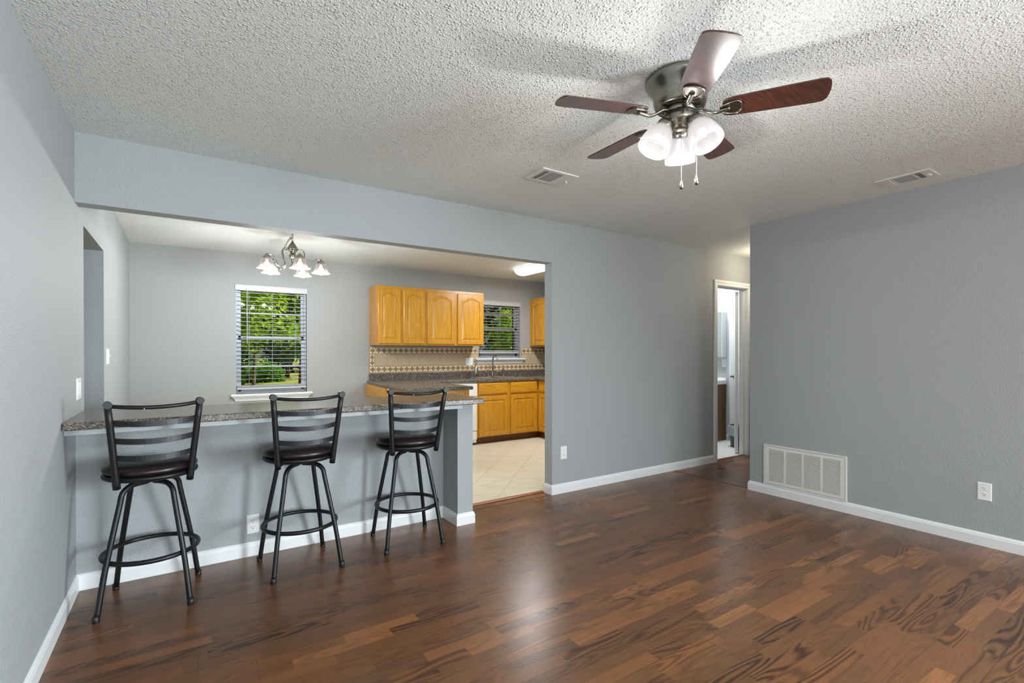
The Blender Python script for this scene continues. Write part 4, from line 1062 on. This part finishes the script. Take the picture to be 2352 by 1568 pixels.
# ------------------------------------------------------------------ outdoors
ZG = -.45
struct(MB().add([(-60, YW+.3, ZG), (90, YW+.3, ZG), (90, 110, ZG+.6), (-60, 110, ZG+.6)], [(0, 1, 2, 3)]).build('lawn', 'grass'))
def tree(name, label, x, y, h, r, zc0, mat, bark, leaf, n, trunk_r=.16, grp=None, seed=0):
    rnd = random.Random(seed)
    t = thing(name, label, 'tree', (x, y, ZG), grp)
    b = MB()
    b.tube(spline([(x, y, ZG-.05), (x+.1, y, ZG+h*.3), (x-.1, y+.1, ZG+h*.6), (x+.05, y, ZG+h*.92)], 4), [trunk_r*(1-.8*i/12) for i in range(13)], 8)
    for k in range(6):
        a = rnd.uniform(0, 2*PI); zz = ZG+h*rnd.uniform(.25, .8)
        b.tube(spline([(x, y, zz), (x+math.cos(a)*r*.5, y+math.sin(a)*r*.5, zz+.5), (x+math.cos(a)*r*.9, y+math.sin(a)*r*.9, zz+.8)], 3), [trunk_r*.4*(1-.13*i) for i in range(7)], 6)
    b.build('trunk', bark, t)
    cl = [(rnd.uniform(-1, 1), rnd.uniform(-1, 1), rnd.uniform(0, 1)) for _ in range(34)]
    vs = []; fs = []
    for i in range(n):
        c = rnd.choice(cl); rr = r*(1.0-.55*abs(c[2]-.4))
        px = x+c[0]*rr*.8+rnd.gauss(0, r*.16); py = y+c[1]*rr*.8+rnd.gauss(0, r*.16); pz = ZG+zc0+(h-zc0)*c[2]+rnd.gauss(0, (h-zc0)*.055)
        if pz < ZG+.1: pz = ZG+.1+rnd.random()*.3
        d1_ = Vector((rnd.gauss(0, 1), rnd.gauss(0, 1), rnd.gauss(0, .6))).normalized(); d2 = d1_.cross(Vector((rnd.gauss(0, 1), rnd.gauss(0, 1), rnd.gauss(0, 1)))).normalized()
        s = leaf*rnd.uniform(.6, 1.3); p = Vector((px, py, pz)); o = len(vs)
        vs += [p-d1_*s, p+d2*s*.45, p+d1_*s, p-d2*s*.45]; fs.append((o, o+1, o+2, o+3))
    b = MB(); b.add(vs, fs); b.build('crown', mat, t)
T1 = 'trees beyond the lawn'
tree('broadleaf_tree', 'bright yellow green tree filling the left of the dining window', 2.3, 22.5, 8.5, 2.1, 2.5, 'leaf_a', 'bark', .14, 6500, .08, T1, 1)
tree('pine_tree', 'tree with a straight reddish trunk at the right edge of the dining window', 5.05, 27, 13, 2.4, 4.4, 'leaf_b', 'bark_red', .17, 3000, .24, T1, 2)
tree('broadleaf_tree', 'green tree in the middle of the dining window, behind the bright one', 5.4, 34, 11, 2.9, 2.0, 'leaf_b', 'bark', .2, 6500, grp=T1, seed=3)
D1 = 'dark tree in the row at the back of the lawn'
for i, (x, y, h, r, m_) in enumerate([(-.3, 40, 12, 3.0, 'leaf_c'), (7.0, 43, 13, 3.0, 'leaf_c'), (14.3, 43, 12, 3.2, 'leaf_c'), (3.0, 51, 15, 3.8, 'leaf_b'), (11.0, 54, 15, 4, 'leaf_b'), (21, 42, 13, 3.0, 'leaf_c'), (28.3, 42, 13, 3.2, 'leaf_c'), (23.5, 52, 14, 3.6, 'leaf_b'), (33, 50, 15, 4, 'leaf_c'), (-6.5, 53, 14, 4, 'leaf_c')]):
    tree('background_tree', D1, x, y, h, r, .5, m_, 'bark', .3, 4200, .22, D1, 20+i)
tree('broadleaf_tree', 'bright green tree in the lower right of the sink window', 19.6, 28, 5.2, 2.0, .6, 'leaf_a', 'bark', .15, 5000, grp=T1, seed=5)
tree('broadleaf_tree', 'green tree across the top of the sink window', 17.6, 35, 9.5, 3.2, 3.6, 'leaf_b', 'bark', .19, 4200, grp=T1, seed=6)
for i, (x, y, big) in enumerate([(1.4, 28.5, 0), (3.6, 30.5, 0), (8.2, 31.5, 0), (14.5, 26, 0), (22.8, 30, 0), (1.2, 33.6, 1), (9.6, 36.6, 1), (-3.4, 34.0, 1), (14.2, 36.0, 1), (22.6, 35.2, 1)]):
    k_ = 1+.9*big
    rnd = random.Random(60+i); vs = []; fs = []
    for j in range(1500+1300*big):
        a = rnd.uniform(0, 2*PI); q = rnd.random()**.5*1.0; p = Vector((x+math.cos(a)*q*1.15*k_, y+math.sin(a)*q*(1+.2*big), ZG+.12+1.25*(1+1.0*big)*rnd.random()*math.sqrt(max(0, 1-q*q*(.8-.4*big)))))
        d1_ = Vector((rnd.gauss(0, 1), rnd.gauss(0, 1), rnd.gauss(0, .6))).normalized(); d2 = d1_.cross(Vector((0.3, rnd.gauss(0, 1), 1))).normalized(); s = .11+.05*big; o = len(vs)
        vs += [p-d1_*s, p+d2*s*.5, p+d1_*s, p-d2*s*.5]; fs.append((o, o+1, o+2, o+3))
    b = MB(); b.add(vs, fs)
    if big: tag(b.build('shrub', 'leaf_c'), 'tall dark green shrub in the hedge line behind the lawn', 'shrub', 'dark shrubs behind the lawn')
    else: tag(b.build('shrub', 'leaf_b'), 'low green shrub at the far edge of the lawn', 'shrub', 'shrubs at the edge of the lawn')
